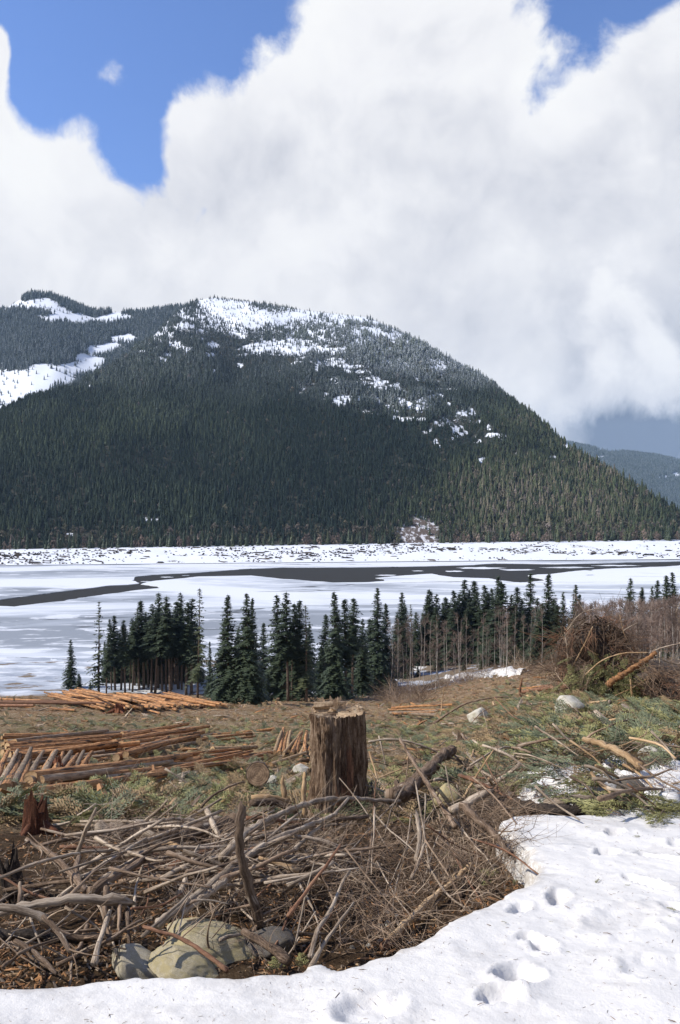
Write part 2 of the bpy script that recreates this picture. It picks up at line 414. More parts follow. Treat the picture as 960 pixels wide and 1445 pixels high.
def mat_mountain():
    m, N, b = material('forest_floor', 0.95, 0.1)
    co = N.n('ShaderNodeTexCoord').outputs['Object']
    n1 = N.noise(co, 0.05, 7, 0.65); n2 = N.noise(co, 0.4, 4, 0.6)
    floor = N.ramp(n1, [(0.35, (0.020, 0.022, 0.016)), (0.65, (0.05, 0.048, 0.036))])
    cut = N.mix(N.sstep(N.noise(N.scale(co, (1, .5, 1)), 0.22, 6, 0.7), 0.50, 0.58), (0.10, 0.078, 0.066), (0.52, 0.52, 0.54))
    c = N.mix(N.attr('cut').outputs['Fac'], floor, cut)
    sn = N.sstep(N.math('MULTIPLY_ADD', N.math('SUBTRACT', N.math('MULTIPLY_ADD', n2, 0.5, n1), 0.75), 0.9, N.attr('snow').outputs['Fac']), 0.42, 0.58)
    c = N.mix(sn, c, (0.63, 0.66, 0.71))
    N.put(b.inputs['Base Color'], c); return m

def mat_far_needles():
    m, N, b = material('far_forest_needles', 0.9, 0.1)
    tone = N.attr('tone', 'INSTANCER').outputs['Fac']; frost = N.attr('frost', 'INSTANCER').outputs['Fac']; rnd = N.attr('rnd', 'INSTANCER').outputs['Fac']
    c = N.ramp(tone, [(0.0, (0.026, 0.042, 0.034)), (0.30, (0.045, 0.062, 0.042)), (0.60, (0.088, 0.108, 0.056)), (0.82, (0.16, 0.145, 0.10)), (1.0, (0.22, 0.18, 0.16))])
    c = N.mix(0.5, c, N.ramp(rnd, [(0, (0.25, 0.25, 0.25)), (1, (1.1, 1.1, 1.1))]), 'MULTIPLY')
    co = N.n('ShaderNodeTexCoord').outputs['Object']
    up = N.n('ShaderNodeSeparateXYZ', {0: N.n('ShaderNodeNewGeometry').outputs['Normal']}).outputs[2]
    fr = N.math('MULTIPLY', frost, N.sstep(N.noise(N.n('ShaderNodeNewGeometry').outputs['Position'], 0.55, 3, 0.6), 0.36, 0.60))
    c = N.mix(fr, c, (0.46, 0.50, 0.55))
    N.put(b.inputs['Base Color'], c); return m

def mat_needles(name, dark, light, spec=0.25, rough=0.6):
    m, N, b = material(name, rough, spec)
    geo = N.n('ShaderNodeNewGeometry').outputs['Position']; oi = N.n('ShaderNodeObjectInfo').outputs['Random']
    rp = N.n('ShaderNodeNewGeometry').outputs['Random Per Island']
    k = N.math('ADD', N.math('MULTIPLY', rp, 0.6), N.math('MULTIPLY', oi, 0.4))
    c = N.mix(k, dark, light)
    N.put(b.inputs['Base Color'], c)
    return m

def mat_wood(name, stops, streak=(60, 3), bump=0.6, spec=0.2, rough=0.8, patch=None):
    """bark or weathered wood: streaks run along the stem (uv.y is metres along it)"""
    m, N, b = material(name, rough, spec)
    uv = N.n('ShaderNodeUVMap').outputs[0]
    oi = N.n('ShaderNodeObjectInfo').outputs['Random']
    off = N.n('ShaderNodeCombineXYZ', {0: N.math('MULTIPLY', oi, 37.0), 1: N.math('MULTIPLY', oi, 91.0), 2: 0.0}).outputs[0]
    p = N.vmath('ADD', N.scale(uv, (streak[0], streak[1], 1)), off)
    n1 = N.noise(p, 1.0, 6, 0.65); n2 = N.noise(N.vmath('ADD', N.scale(uv, (9, 2.2, 1)), off), 1.0, 5, 0.6)
    n3 = N.noise(N.vmath('ADD', N.scale(uv, (streak[0] * 1.6, streak[1] * 7, 1)), off), 1.0, 5, 0.7)
    mx = N.math('ADD', N.math('MULTIPLY', n2, 0.35), N.math('ADD', N.math('MULTIPLY', n1, 0.40), N.math('MULTIPLY', n3, 0.25)))
    c = N.ramp(N.math('MULTIPLY_ADD', N.math('SUBTRACT', mx, 0.5), 2.1, 0.52), stops)
    c = N.mix(0.6, c, N.ramp(oi, [(0, (0.38, 0.36, 0.34)), (0.5, (0.85, 0.82, 0.78)), (1, (1.25, 1.22, 1.18))]), 'MULTIPLY')
    if patch is not None:
        pm = N.noise(N.vmath('ADD', N.scale(uv, patch[1]), off), 1.0, 4, 0.6)
        c = N.mix(N.sstep(pm, patch[2], patch[2] + 0.07), c, patch[0])
    N.put(b.inputs['Base Color'], c)
    N.put(b.inputs['Normal'], N.bump(N.math('ADD', n1, N.math('MULTIPLY', n3, 0.5)), bump, 0.03))
    return m

def mat_cut():
    m, N, b = material('cut_wood', 0.8, 0.15)
    co = N.n('ShaderNodeTexCoord').outputs['Object']; oi = N.n('ShaderNodeObjectInfo').outputs['Random']
    n = N.noise(co, 14, 5, 0.6)
    c = N.ramp(N.math('MULTIPLY_ADD', oi, 0.3, N.math('MULTIPLY', n, 0.8)), [(0.25, (0.20, 0.115, 0.055)), (0.5, (0.38, 0.24, 0.12)), (0.75, (0.52, 0.36, 0.20))])
    N.put(b.inputs['Base Color'], c); return m

def mat_rings():
    m, N, b = material('cut_end_grain', 0.85, 0.12)
    co = N.n('ShaderNodeTexCoord').outputs['Object']
    r = N.vmath('LENGTH', N.scale(co, (0, 1, 1)))
    n = N.noise(co, 9, 5, 0.65)
    rings = N.math('SINE', N.math('MULTIPLY_ADD', n, 5.0, N.math('MULTIPLY', r, 150.0)))
    c = N.ramp(N.math('MULTIPLY_ADD', rings, 0.06, N.math('MULTIPLY_ADD', n, 0.9, 0.02)), [(0.25, (0.09, 0.058, 0.036)), (0.5, (0.27, 0.18, 0.11)), (0.8, (0.50, 0.35, 0.21))])
    N.put(b.inputs['Base Color'], c); N.put(b.inputs['Normal'], N.bump(n, 0.5, 0.02)); return m

def mat_rock(name, a, c_, lichen, amt):
    m, N, b = material(name, 0.85, 0.2)
    co = N.n('ShaderNodeTexCoord').outputs['Object']
    n1 = N.noise(co, 3.0, 6, 0.6); n2 = N.noise(co, 55, 5, 0.75); n3 = N.noise(co, 130, 2, 0.6)
    col = N.mix(N.sstep(n2, 0.35, 0.68), a, c_)
    col = N.mix(N.sstep(n3, 0.60, 0.70), col, (0.06, 0.06, 0.06))
    col = N.mix(N.math('MULTIPLY', N.sstep(N.math('MULTIPLY_ADD', n2, 0.3, n1), 0.58, 0.74), amt), col, lichen)
    N.put(b.inputs['Base Color'], col)
    N.put(b.inputs['Normal'], N.bump(N.math('ADD', n2, N.math('MULTIPLY', n1, 2.0)), 0.55, 0.02)); return m

M = {}
M['ground'] = mat_ground(); M['snow'] = mat_snow(); M['shore_snow'] = mat_far_snow(); M['ice'] = mat_ice(); M['water'] = mat_water()
M['mountain'] = mat_mountain(); M['far_needles'] = mat_far_needles()
M['needles'] = mat_needles('conifer_needles', (0.022, 0.034, 0.022), (0.060, 0.078, 0.042))
M['needles_olive'] = mat_needles('olive_needles', (0.034, 0.044, 0.022), (0.09, 0.10, 0.048))
M['bough'] = mat_needles('cedar_green', (0.095, 0.098, 0.036), (0.31, 0.29, 0.125))
M['bough_blue'] = mat_needles('fir_green', (0.055, 0.070, 0.040), (0.20, 0.215, 0.125))
M['bough_dry'] = mat_needles('dried_needles', (0.15, 0.10, 0.05), (0.36, 0.26, 0.14))
M['trunk'] = mat_wood('conifer_trunk', [(0.3, (0.045, 0.032, 0.025)), (0.55, (0.13, 0.095, 0.072)), (0.75, (0.24, 0.185, 0.145))], (20, 3))
M['alder'] = mat_wood('alder_bark', [(0.3, (0.16, 0.145, 0.13)), (0.5, (0.34, 0.315, 0.29)), (0.75, (0.52, 0.49, 0.45))], (12, 4))
M['alder_twig'] = mat_wood('alder_twig', [(0.3, (0.09, 0.066, 0.055)), (0.7, (0.22, 0.165, 0.135))], (12, 4))
M['alder_red'] = mat_wood('red_twig', [(0.3, (0.125, 0.09, 0.075)), (0.7, (0.27, 0.205, 0.17))], (12, 4))
M['log'] = mat_wood('log_bark', [(0.28, (0.075, 0.034, 0.017)), (0.45, (0.27, 0.125, 0.052)), (0.60, (0.46, 0.24, 0.105)), (0.80, (0.58, 0.38, 0.21))], (26, 0.8), 0.7, patch=((0.055, 0.035, 0.025), (7, 0.55, 1), 0.54))
M['log_grey'] = mat_wood('log_grey_bark', [(0.28, (0.08, 0.056, 0.04)), (0.5, (0.25, 0.185, 0.13)), (0.78, (0.46, 0.36, 0.26))], (26, 1.2), 0.7, patch=((0.28, 0.14, 0.06), (7, 0.8, 1), 0.58))
M['grey'] = mat_wood('weathered_wood', [(0.26, (0.06, 0.040, 0.028)), (0.43, (0.20, 0.150, 0.108)), (0.58, (0.39, 0.315, 0.24)), (0.80, (0.64, 0.55, 0.44))], (70, 3), 0.5)
M['bark'] = mat_wood('brown_bark', [(0.32, (0.045, 0.028, 0.018)), (0.5, (0.155, 0.105, 0.07)), (0.7, (0.31, 0.23, 0.17))], (60, 6), 0.8, patch=((0.33, 0.27, 0.21), (14, 3, 1), 0.60))
M['twig'] = mat_wood('dead_twig', [(0.26, (0.055, 0.035, 0.023)), (0.5, (0.19, 0.13, 0.088)), (0.78, (0.42, 0.325, 0.235))], (60, 6), 0.2)
M['tan'] = mat_wood('peeled_wood', [(0.30, (0.17, 0.10, 0.05)), (0.5, (0.36, 0.235, 0.125)), (0.7, (0.52, 0.39, 0.25))], (80, 2), 0.4)
M['red'] = mat_wood('red_bark', [(0.30, (0.06, 0.03, 0.02)), (0.5, (0.17, 0.085, 0.05)), (0.7, (0.29, 0.165, 0.10))], (40, 5), 0.5)
M['rot'] = mat_wood('rotten_wood', [(0.30, (0.03, 0.010, 0.006)), (0.5, (0.115, 0.040, 0.020)), (0.7, (0.235, 0.10, 0.05))], (24, 6), 1.0)
M['char'] = mat_wood('dark_wood', [(0.30, (0.010, 0.008, 0.007)), (0.5, (0.035, 0.026, 0.021)), (0.7, (0.09, 0.07, 0.055))], (24, 6), 1.0)
M['stump_bark'] = mat_wood('stump_bark', [(0.28, (0.035, 0.019, 0.011)), (0.43, (0.14, 0.085, 0.052)), (0.56, (0.31, 0.215, 0.145)), (0.75, (0.52, 0.41, 0.30))], (55, 3.2), 1.0)
M['cut'] = mat_cut(); M['old_cut'] = mat_wood('weathered_cut', [(0.28, (0.16, 0.10, 0.06)), (0.5, (0.42, 0.30, 0.19)), (0.75, (0.62, 0.50, 0.35))], (14, 14), 0.5); M['rings'] = mat_rings()
M['rock_grey'] = mat_rock('granite', (0.34, 0.315, 0.265), (0.62, 0.58, 0.50), (0.30, 0.27, 0.15), 0.35)
M['rock_tan'] = mat_rock('tan_granite', (0.30, 0.26, 0.19), (0.56, 0.50, 0.39), (0.30, 0.25, 0.14), 0.4)
M['rock_yellow'] = mat_rock('lichen_granite', (0.26, 0.215, 0.13), (0.55, 0.48, 0.33), (0.33, 0.27, 0.13), 0.7)
M['rock_dark'] = mat_rock('dark_stone', (0.07, 0.062, 0.055), (0.17, 0.15, 0.13), (0.14, 0.11, 0.07), 0.5)
M['rock_ochre'] = mat_rock('ochre_stone', (0.26, 0.21, 0.11), (0.45, 0.39, 0.24), (0.40, 0.31, 0.13), 0.6)
M['leaf'] = mat_needles('fallen_leaves', (0.10, 0.045, 0.018), (0.38, 0.19, 0.075))

# ------------------------------------------------------------------ the near hillside
def build_ground():
    rows = np.concatenate([np.linspace(-16, 2.0, 20, endpoint=False), np.linspace(2.0, 12, 150, endpoint=False), np.geomspace(12, 330, 220)])
    s = np.concatenate([np.linspace(-1.6, -0.6, 22, endpoint=False), np.linspace(-0.6, 0.6, 260, endpoint=False), np.linspace(0.6, 1.6, 23)])
    S, Y = np.meshgrid(s, rows); X = S * (np.abs(Y) + 4.0)
    Z = GM(X, Y)
    nr, nc = X.shape
    i = np.arange(nr * nc).reshape(nr, nc)
    f = np.stack([i[:-1, :-1], i[:-1, 1:], i[1:, 1:], i[1:, :-1]], -1).reshape(-1, 4)
    sx = X / (np.abs(Y) + 1)
    green = smooth(Y, 9, 13) * (1 - smooth(Y, 60, 110)) * 1.0
    red = 0.35 + 0.65 * smooth(Y, 45, 80) * (1 - smooth(Y, 150, 165))
    mud = smooth(Y, 160, 167)
    me = mesh('ground', np.stack([X, Y, Z], -1).reshape(-1, 3), f, M['ground'], True, attrs={'green': green.ravel(), 'red': red.ravel(), 'mud': mud.ravel(), 'humus_shade': (1 - smooth(Y + 1.2 * fbm2(X, Y, 3, 77), 8.5, 10.5)).ravel()})
    tag(link('ground', me), 'brown logged hillside sloping down to the lake', None, None, 'structure')
build_ground()

# ------------------------------------------------------------------ lake: open water and ice sheets
LZ = -38.0
def lake_pt(u, v): y = -LZ * F / (v - V0); return np.array([(u - U0) / F * y, y])
def rough_line(pts, rng, amp=0.10, depth=5):
    P = [np.asarray(p, float) for p in pts]
    for d in range(depth):
        Q = [P[0]]
        for a, b in zip(P[:-1], P[1:]):
            L = np.linalg.norm(b - a)
            if L > 3.0:
                m = (a + b) / 2; t = (b - a) / L; m = m + np.array([-t[1], t[0]]) * rng.normal(0, amp * L * 0.5) * (0.5 if abs(t[0]) > .9 else 1)
                Q.append(m)
            Q.append(b)
        P = Q
    return P
def build_lake():
    rng = np.random.default_rng(3)
    me = mesh('water', [(-1500, 120, LZ - 0.35), (1700, 120, LZ - 0.35), (1700, 1000, LZ - 0.35), (-1500, 1000, LZ - 0.35)], [(0, 1, 2, 3)], M['water'])
    tag(link('water', me), 'dark open water in the leads between the ice', None, None, 'structure')
    far = [(-500, 905), (-250, 880), (0, 846), (60, 838), (110, 831.5), (155, 826), (180, 825), (197, 822.6), (186, 819), (190, 816.5), (215, 811), (245, 809.5), (280, 808), (340, 803), (400, 800.5), (500, 800.5), (600, 799), (655, 797.5), (700, 795), (790, 796), (880, 794), (960, 792), (1150, 790), (1500, 789)]
    near = [(-500, 918), (-250, 893), (0, 855), (20, 856), (90, 848), (140, 840), (200, 832), (228, 829.5), (222, 827), (199, 824.3), (215, 820), (240, 817.5), (280, 813.5), (355, 812), (400, 817), (440, 820), (470, 822), (520, 821.5), (545, 819.5), (530, 815.5), (556, 813), (610, 809.5), (640, 814.5), (690, 816), (735, 822), (770, 819), (745, 812), (800, 807), (850, 803), (900, 801), (960, 797.5), (1150, 795), (1500, 794)]
    fl = [np.array([-1500, 330])] + rough_line([lake_pt(*p) for p in far], rng, 0.09)
    nl = rough_line([lake_pt(*p) for p in near], rng, 0.09)
    def sheet(name, P, label, z):
        bm = bmesh.new(); vs = [bm.verts.new((p[0], p[1], z)) for p in P]; f = bm.faces.new(vs)
        if f.normal.z < 0: f.normal_flip()
        r = bmesh.ops.extrude_face_region(bm, geom=[f])
        for v in r['geom']:
            if isinstance(v, bmesh.types.BMVert): v.co.z -= 0.5
        bmesh.ops.triangulate(bm, faces=bm.faces[:])
        bmesh.ops.recalc_face_normals(bm, faces=bm.faces[:])
        me = bpy.data.meshes.new(name); bm.to_mesh(me); bm.free(); me.materials.append(M['ice'])
        tag(link(name, me), label, None, None, 'structure')
    fl = fl[1:]
    sheet('lake_ice', fl + [np.array([1600, 1100]), np.array([-1500, 1100])][:1] + [np.array([1500, 980.]), np.array([-1300, 980.])], 'snow covered ice sheet along the far shore', LZ)
    sheet('lake_ice', nl + [np.array([1400, 130.]), np.array([-700, 130.])], 'grey thawing ice sheet on the near half of the lake', LZ)
    for (u, v, ru, rv) in [(235, 814.2, 9, 0.55), (262, 812, 6, 0.4), (205, 820.4, 6, 0.4), (545, 811.5, 13, 0.8), (590, 805.5, 8, 0.5), (680, 801.5, 30, 1.3), (730, 804, 22, 1.0), (800, 800.5, 34, 1.0), (640, 806, 14, 0.8), (870, 798, 30, .8)]:
        a = np.linspace(0, 2 * math.pi, 26, endpoint=False)
        P = [lake_pt(u + ru * math.cos(t) * (1 + 0.3 * rng.uniform(-1, 1)), v + rv * math.sin(t) * (1 + 0.3 * rng.uniform(-1, 1))) for t in a]
        bm = bmesh.new(); f = bm.faces.new([bm.verts.new((p[0], p[1], LZ - 0.06)) for p in P])
        if f.normal.z < 0: f.normal_flip()
        me = bpy.data.meshes.new('ice_floe'); bm.to_mesh(me); bm.free(); me.materials.append(M['ice'])
        tag(link('ice_floe', me), 'thin grey ice floe adrift in the open water lead', 'ice floe', 'floes in the open lead')
build_lake()

# ------------------------------------------------------------------ mountains beyond the lake
def y_shore(s): return 712 + 108 * s
def y_tree(s): return y_shore(s) + 65
def z_tree(s): return -23.3 + 7.7 * s
RIDGE_F = np.array([(-700, 735), (-200, 690), (0, 580), (40, 560), (100, 547), (150, 521), (180, 502), (215, 476), (250, 440), (275, 425), (300, 420), (350, 425), (430, 438), (480, 444), (520, 448), (560, 466), (620, 500), (700, 546), (760, 591), (810, 634), (870, 672), (960, 722), (1020, 745), (1600, 762)], float)
def ridge_r(s): return (V0 - np.interp(s * F + U0, RIDGE_F[:, 0], RIDGE_F[:, 1])) / F
def y_ridge(s):
    k = 0.55; return (k * y_tree(s) - z_tree(s)) / (k - np.minimum(ridge_r(s), 0.40))
def mountain_z(s, t):
    """front mountain: t=0 tree line, t=1 ridge, t>1 falling away behind"""
    yt, yr = y_tree(s), y_ridge(s); zt = z_tree(s); zr = ridge_r(s) * yr
    y = np.where(t <= 1, yt + (yr - yt) * t, yr + (t - 1) * 500)
    tt = np.clip(t, 0, 1)
    z = zt + (zr - zt) * (tt + 0.05 * np.sin(math.pi * tt))
    x = s * y
    env = np.sin(math.pi * tt) * np.clip((zr - zt) / 300, 0, 1)
    g = fbm2(x * 0.006 + 2, y * 0.0022 + 5, 4, 77)
    z = z + env * 46 * g - env * 30 * np.abs(fbm2(x * .011 + y * .004 + 3, y * .0012, 3, 78)) - env * 22 * np.exp(-((x + 0.36 * y * 0 + 40 + (y - 750) * 0.10) / 60.0) ** 2) * 0
    z = np.where(t > 1, zr - (t - 1) * 500 * 0.45, z)
    return x, y, z
# snow openings on the slope: (u, v, half width, half height, strength) where the photograph shows them
OPEN = [(320, 432, 46, 9, 1.0), (375, 442, 60, 9, .8), (440, 440, 60, 8, .75), (352, 447, 28, 9, .9), (400, 492, 60, 13, 1.0), (300, 425, 30, 6, .8), (470, 515, 34, 10, .8), (487, 567, 26, 12, .85), (250, 488, 22, 6, .95), (222, 472, 18, 7, .7),
        (505, 545, 60, 7, .55), (540, 552, 40, 8, .55), (575, 590, 34, 9, .6), (640, 600, 44, 6, .45), (625, 623, 9, 9, .9), (600, 560, 30, 9, .62), (660, 590, 22, 7, .6), (800, 634, 14, 6, 1.0), (815, 632, 8, 5, .9), (700, 618, 22, 5, .5), (768, 650, 14, 5, .55), (735, 640, 20, 4, .45),
        (490, 447, 40, 6, .7), (540, 455, 30, 6, .5), (210, 735, 20, 4, .6), (240, 748, 8, 8, .6), (120, 545, 60, 5, .5), (100, 760, 10, 2, .6), (295, 498, 10, 9, .55), (180, 500, 40, 6, .6), (545, 580, 60, 14, .4), (450, 545, 50, 10, .35)]
_ro = np.random.default_rng(17)
for _i in range(130):                       # many small gaps high on the mountain and down its right-hand gullies
    _a = _ro.uniform(190, 640); _b = np.interp(_a, [190, 300, 520, 640], [470, 425, 450, 520]) + abs(_ro.normal(0, 42)) + 3
    OPEN.append((_a, _b, _ro.uniform(3, 18), _ro.uniform(2, 6), _ro.uniform(.4, .85)))
for _i in range(95):
    _t = _ro.uniform(0, 1); OPEN.append((430 + 260 * _t + _ro.normal(0, 22), 495 + 125 * _t + _ro.normal(0, 18), _ro.uniform(2, 12), _ro.uniform(2, 6), _ro.uniform(.45, .9)))
CUT = (590, 750, 27, 22)
def openings(u, v):
    u, v = u + 26 * fbm2(u * .022, v * .045, 3, 301), v + 13 * fbm2(u * .022 + 9, v * .045, 3, 302)
    o = np.zeros_like(u)
    for (a, b, ru, rv, k) in OPEN:
        d = np.sqrt(((u - a) / ru) ** 2 + ((v - b) / rv) ** 2); o = np.maximum(o, k * (1 - smooth(d, 0.35, 1.25)))
    return o
def cutmask(u, v):
    u = u + 16 * fbm2(u * .06, v * .06, 3, 401); v = v + 12 * fbm2(u * .05 + 7, v * .05, 3, 402)
    w = CUT[2] * np.interp(v, [730, 745, 770], [.45, .9, 1.0])
    return ((np.abs(u - CUT[0]) < w) & (np.abs(v - CUT[1] - (u - CUT[0]) * 0.10) < CUT[3])).astype(float)

def grid_mesh(name, X, Y, Z, m, attrs=None):
    nr, nc = X.shape; i = np.arange(nr * nc).reshape(nr, nc)
    f = np.stack([i[:-1, :-1], i[:-1, 1:], i[1:, 1:], i[1:, :-1]], -1).reshape(-1, 4)
    return mesh(name, np.stack([X, Y, Z], -1).reshape(-1, 3), f, m, True, attrs=attrs)

def far_tree_protos():
    out = []
    for k in range(4):
        rng = np.random.default_rng(100 + k); V = []; Fc = []
        lev = 8
        for i in range(lev):
            t = i / lev; z0 = 0.06 + 0.94 * t; r = (0.155 + 0.02 * (k % 2)) * (1 - t) ** 0.85 + 0.012
            nb = 6 if t < .7 else 5; a0 = rng.uniform(0, 6.28)
            for j in range(nb):
                a = a0 + j * 2 * math.pi / nb + rng.uniform(-.25, .25); rr = r * rng.uniform(.7, 1.2)
                h = 0.20 * (1 - 0.4 * t); da = 0.62
                c = len(V)
                V += [(0, 0, min(z0 + h, 1.0)), (rr * math.cos(a - da) * .75, rr * math.sin(a - da) * .75, z0 + .02), (rr * math.cos(a), rr * math.sin(a), z0 - 0.05), (rr * math.cos(a + da) * .75, rr * math.sin(a + da) * .75, z0 + .02)]
                Fc += [(c, c + 1, c + 2), (c, c + 2, c + 3)]
        out.append(proto('far_conifer_source', mesh('far_conifer', V, np.array(Fc), M['far_needles'])))
    # a bare, brushy broadleaf for the brown fringe along the shore
    rng = np.random.default_rng(140); V = []; Fc = []
    for i in range(60):
        a = rng.uniform(0, 6.28); r = rng.uniform(.02, .22); z = rng.uniform(.15, .95); r *= math.sin(math.pi * min(z, .95)) ** .6
        c = len(V); d = rng.normal(0, .05, (2, 3)); p = np.array([r * math.cos(a), r * math.sin(a), z])
        V += [tuple(p + d[0]), tuple(p + d[1]), tuple(p + np.array([0.01, 0, .14]))]; Fc.append((c, c + 1, c + 2))
    out.append(proto('far_broadleaf_source', mesh('far_broadleaf', V, np.array(Fc), M['far_needles'])))
    return out
FARP = far_tree_protos()

def build_mountains():
    rng = np.random.default_rng(11)
    s = np.linspace(-0.95, 0.95, 330); t = np.concatenate([np.linspace(0, 1, 150), np.linspace(1.05, 2.2, 14)])
    S, T = np.meshgrid(s, t)
    X, Y, Z = mountain_z(S, T)
    U = U0 + F * X / Y; Vv = V0 - F * Z / Y
    up = smooth(Z + 90 * fbm2(X * .01, Y * .006, 3, 305), 190, 400) * 0.72
    snow = np.clip(openings(U, Vv) + up, 0, 1.2); cut = cutmask(U, Vv)
    tag(link('mountain', grid_mesh('mountain', X, Y, Z, M['mountain'], {'snow': snow.ravel(), 'cut': cut.ravel()})), 'steep forested mountain with snow openings beyond the lake', None, None, 'structure')
    # trees on it
    n = 620000
    ss = rng.uniform(-0.56, 0.56, n); tt = rng.uniform(0, 1.04, n)
    x, y, z = mountain_z(ss, tt)
    area = (y_ridge(ss) - y_tree(ss)) * y            # density of the parameter grid on the ground
    keep = rng.uniform(0, 1, n) < area / 8.0 * (1.12 * 1.04) / n * 1.0
    u = U0 + F * x / y; v = V0 - F * z / y
    op = openings(u, v) * (0.65 + 0.9 * (fbm2(x * .03, y * .03, 3, 4) + .5)); 
    keep &= rng.uniform(0, 1, n) > np.clip(op * 1.35 - 0.15, 0, 0.80)
    keep &= rng.uniform(0, 1, n) > .72 * smooth(z + 80 * fbm2(x * .01, y * .01, 3, 306), 200, 400)
    keep &= (cutmask(u, v - 6) < .5) | (rng.uniform(0, 1, n) < .03)
    x, y, z, u, v, op, tt = (q[keep] for q in (x, y, z, u, v, op, tt)); n = len(x)
    clump = fbm2(x * .012, y * .012, 3, 40)
    hgt = rng.uniform(5.0, 10.5, n) * (1 + .5 * clump) * np.where(rng.uniform(0, 1, n) < .06, 1.5, 1); hgt = np.where(z > 330, hgt * .85, hgt); hgt *= np.where(op > .4, .72, 1)
    # the younger, yellower stand on the right-hand shoulder, sunlight painted into its tone too
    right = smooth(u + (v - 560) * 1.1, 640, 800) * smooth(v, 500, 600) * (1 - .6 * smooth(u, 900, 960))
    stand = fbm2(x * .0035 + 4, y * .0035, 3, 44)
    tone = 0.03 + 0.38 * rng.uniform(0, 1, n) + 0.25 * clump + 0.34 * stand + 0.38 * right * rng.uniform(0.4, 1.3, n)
    fringe = (z < z_tree(x / y) + 16) & (rng.uniform(0, 1, n) < .35)
    brown = fringe | (rng.uniform(0, 1, n) < .012 + .10 * right * (v > 650))
    tone = np.where(brown, rng.uniform(.75, 1.0, n), tone); hgt = np.where(brown, hgt * .7, hgt)
    frost = smooth(z + 90 * clump, 120, 290) * (.35 + .65 * smooth(u, 330, 560)) * rng.uniform(.25, 1.1, n)
    frost = np.maximum(frost, smooth(op, .15, .6) * .55 * smooth(z, 90, 200) * rng.uniform(.2, 1, n))
    idx = np.where(brown & (rng.uniform(0, 1, n) < .8), 4, rng.integers(0, 4, n))
    wid = hgt * rng.uniform(.95, 1.6, n) * np.where(idx == 4, 1.3, 1)
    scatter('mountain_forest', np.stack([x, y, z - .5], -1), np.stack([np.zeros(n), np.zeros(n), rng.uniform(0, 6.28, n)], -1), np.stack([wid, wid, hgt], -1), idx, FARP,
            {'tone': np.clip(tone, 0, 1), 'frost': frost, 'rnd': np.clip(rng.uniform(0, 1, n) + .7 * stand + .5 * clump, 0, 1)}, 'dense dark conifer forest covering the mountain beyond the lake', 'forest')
    # the higher snowy ridge behind it on the left
    RB = np.array([(-600, 520), (-200, 455), (0, 440), (20, 428), (45, 414), (75, 418), (130, 440), (190, 442), (240, 436), (300, 430), (420, 470), (560, 520), (760, 660)], float)
    def rear(s, t):
        r = (V0 - np.interp(s * F + U0, RB[:, 0], RB[:, 1])) / F
        y0, y1 = 1500.0, 2300.0; z0 = 0.06 * y0; z1 = r * y1
        y = np.where(t <= 1, y0 + (y1 - y0) * t, y1 + (t - 1) * 600); tt = np.clip(t, 0, 1)
        x = s * y
        z = np.where(t <= 1, z0 + (z1 - z0) * tt + 40 * np.sin(math.pi * tt) * fbm2(x * .004, y * .002, 4, 9), z1 - (t - 1) * 300)
        return x, y, z
    s = np.linspace(-0.95, 0.12, 180); t = np.concatenate([np.linspace(0, 1, 90), np.linspace(1.05, 2, 8)])
    S, T = np.meshgrid(s, t); X, Y, Z = rear(S, T); U = U0 + F * X / Y; Vv = V0 - F * Z / Y
    RO = [(15, 548, 60, 28, 1.2), (-60, 540, 80, 50, 1.2), (70, 535, 40, 12, 1.2), (110, 520, 34, 9, 1.1), (150, 495, 34, 9, 1.1), (175, 482, 20, 8, .9), (50, 430, 34, 10, .75), (95, 445, 40, 10, .8), (130, 452, 34, 10, .95), (165, 448, 34, 9, .8), (15, 425, 20, 5, .8), (65, 447, 30, 6, .6), (30, 432, 26, 9, .9), (80, 436, 30, 7, .8), (60, 524, 30, 10, 1.1), (128, 508, 30, 8, 1.1)]
    def rop(u, v):
        o = np.zeros_like(u)
        u, v = u + 20 * fbm2(u * .03, v * .05, 3, 311), v + 10 * fbm2(u * .03 + 9, v * .05, 3, 312)
        for (a, b, ru, rv, k) in RO: o = np.maximum(o, k * (1 - smooth(np.sqrt(((u - a) / ru) ** 2 + ((v - b) / rv) ** 2), .45, 1.15)))
        return o
    tag(link('mountain', grid_mesh('mountain', X, Y, Z, M['mountain'], {'snow': np.clip(rop(U, Vv) + .22, 0, 1.3).ravel(), 'cut': np.zeros(X.size)})), 'higher snowy ridge behind the forested mountain on the left', None, None, 'structure')
    n = 60000; ss = rng.uniform(-.56, -.15, n); tt = rng.uniform(0.3, 1.03, n); x, y, z = rear(ss, tt)
    u = U0 + F * x / y; v = V0 - F * z / y; op = rop(u, v) * (.7 + .8 * (fbm2(x * .02, y * .02, 3, 14) + .5))
    keep = (rng.uniform(0, 1, n) < .55) & (rng.uniform(0, 1, n) > np.clip(op * 1.6 - .1, 0, .97)); x, y, z, u, v, op = (q[keep] for q in (x, y, z, u, v, op)); n = len(x)
    hgt = rng.uniform(11, 21, n) * np.where(op > .4, .6, 1)
    scatter('ridge_forest', np.stack([x, y, z - .5], -1), np.stack([np.zeros(n), np.zeros(n), rng.uniform(0, 6.28, n)], -1), np.stack([hgt * 1.1, hgt * 1.1, hgt], -1), rng.integers(0, 4, n), FARP,
            {'tone': rng.uniform(0, .3, n), 'frost': rng.uniform(.1, .55, n), 'rnd': rng.uniform(0, 1, n)}, 'frosted conifer forest on the snowy ridge behind on the left', 'forest')
    # far hill on the right, across the end of the valley
    RH = np.array([(500, 600), (760, 618), (820, 630), (850, 636), (885, 639), (930, 645), (960, 652), (1100, 672), (1400, 700)], float)
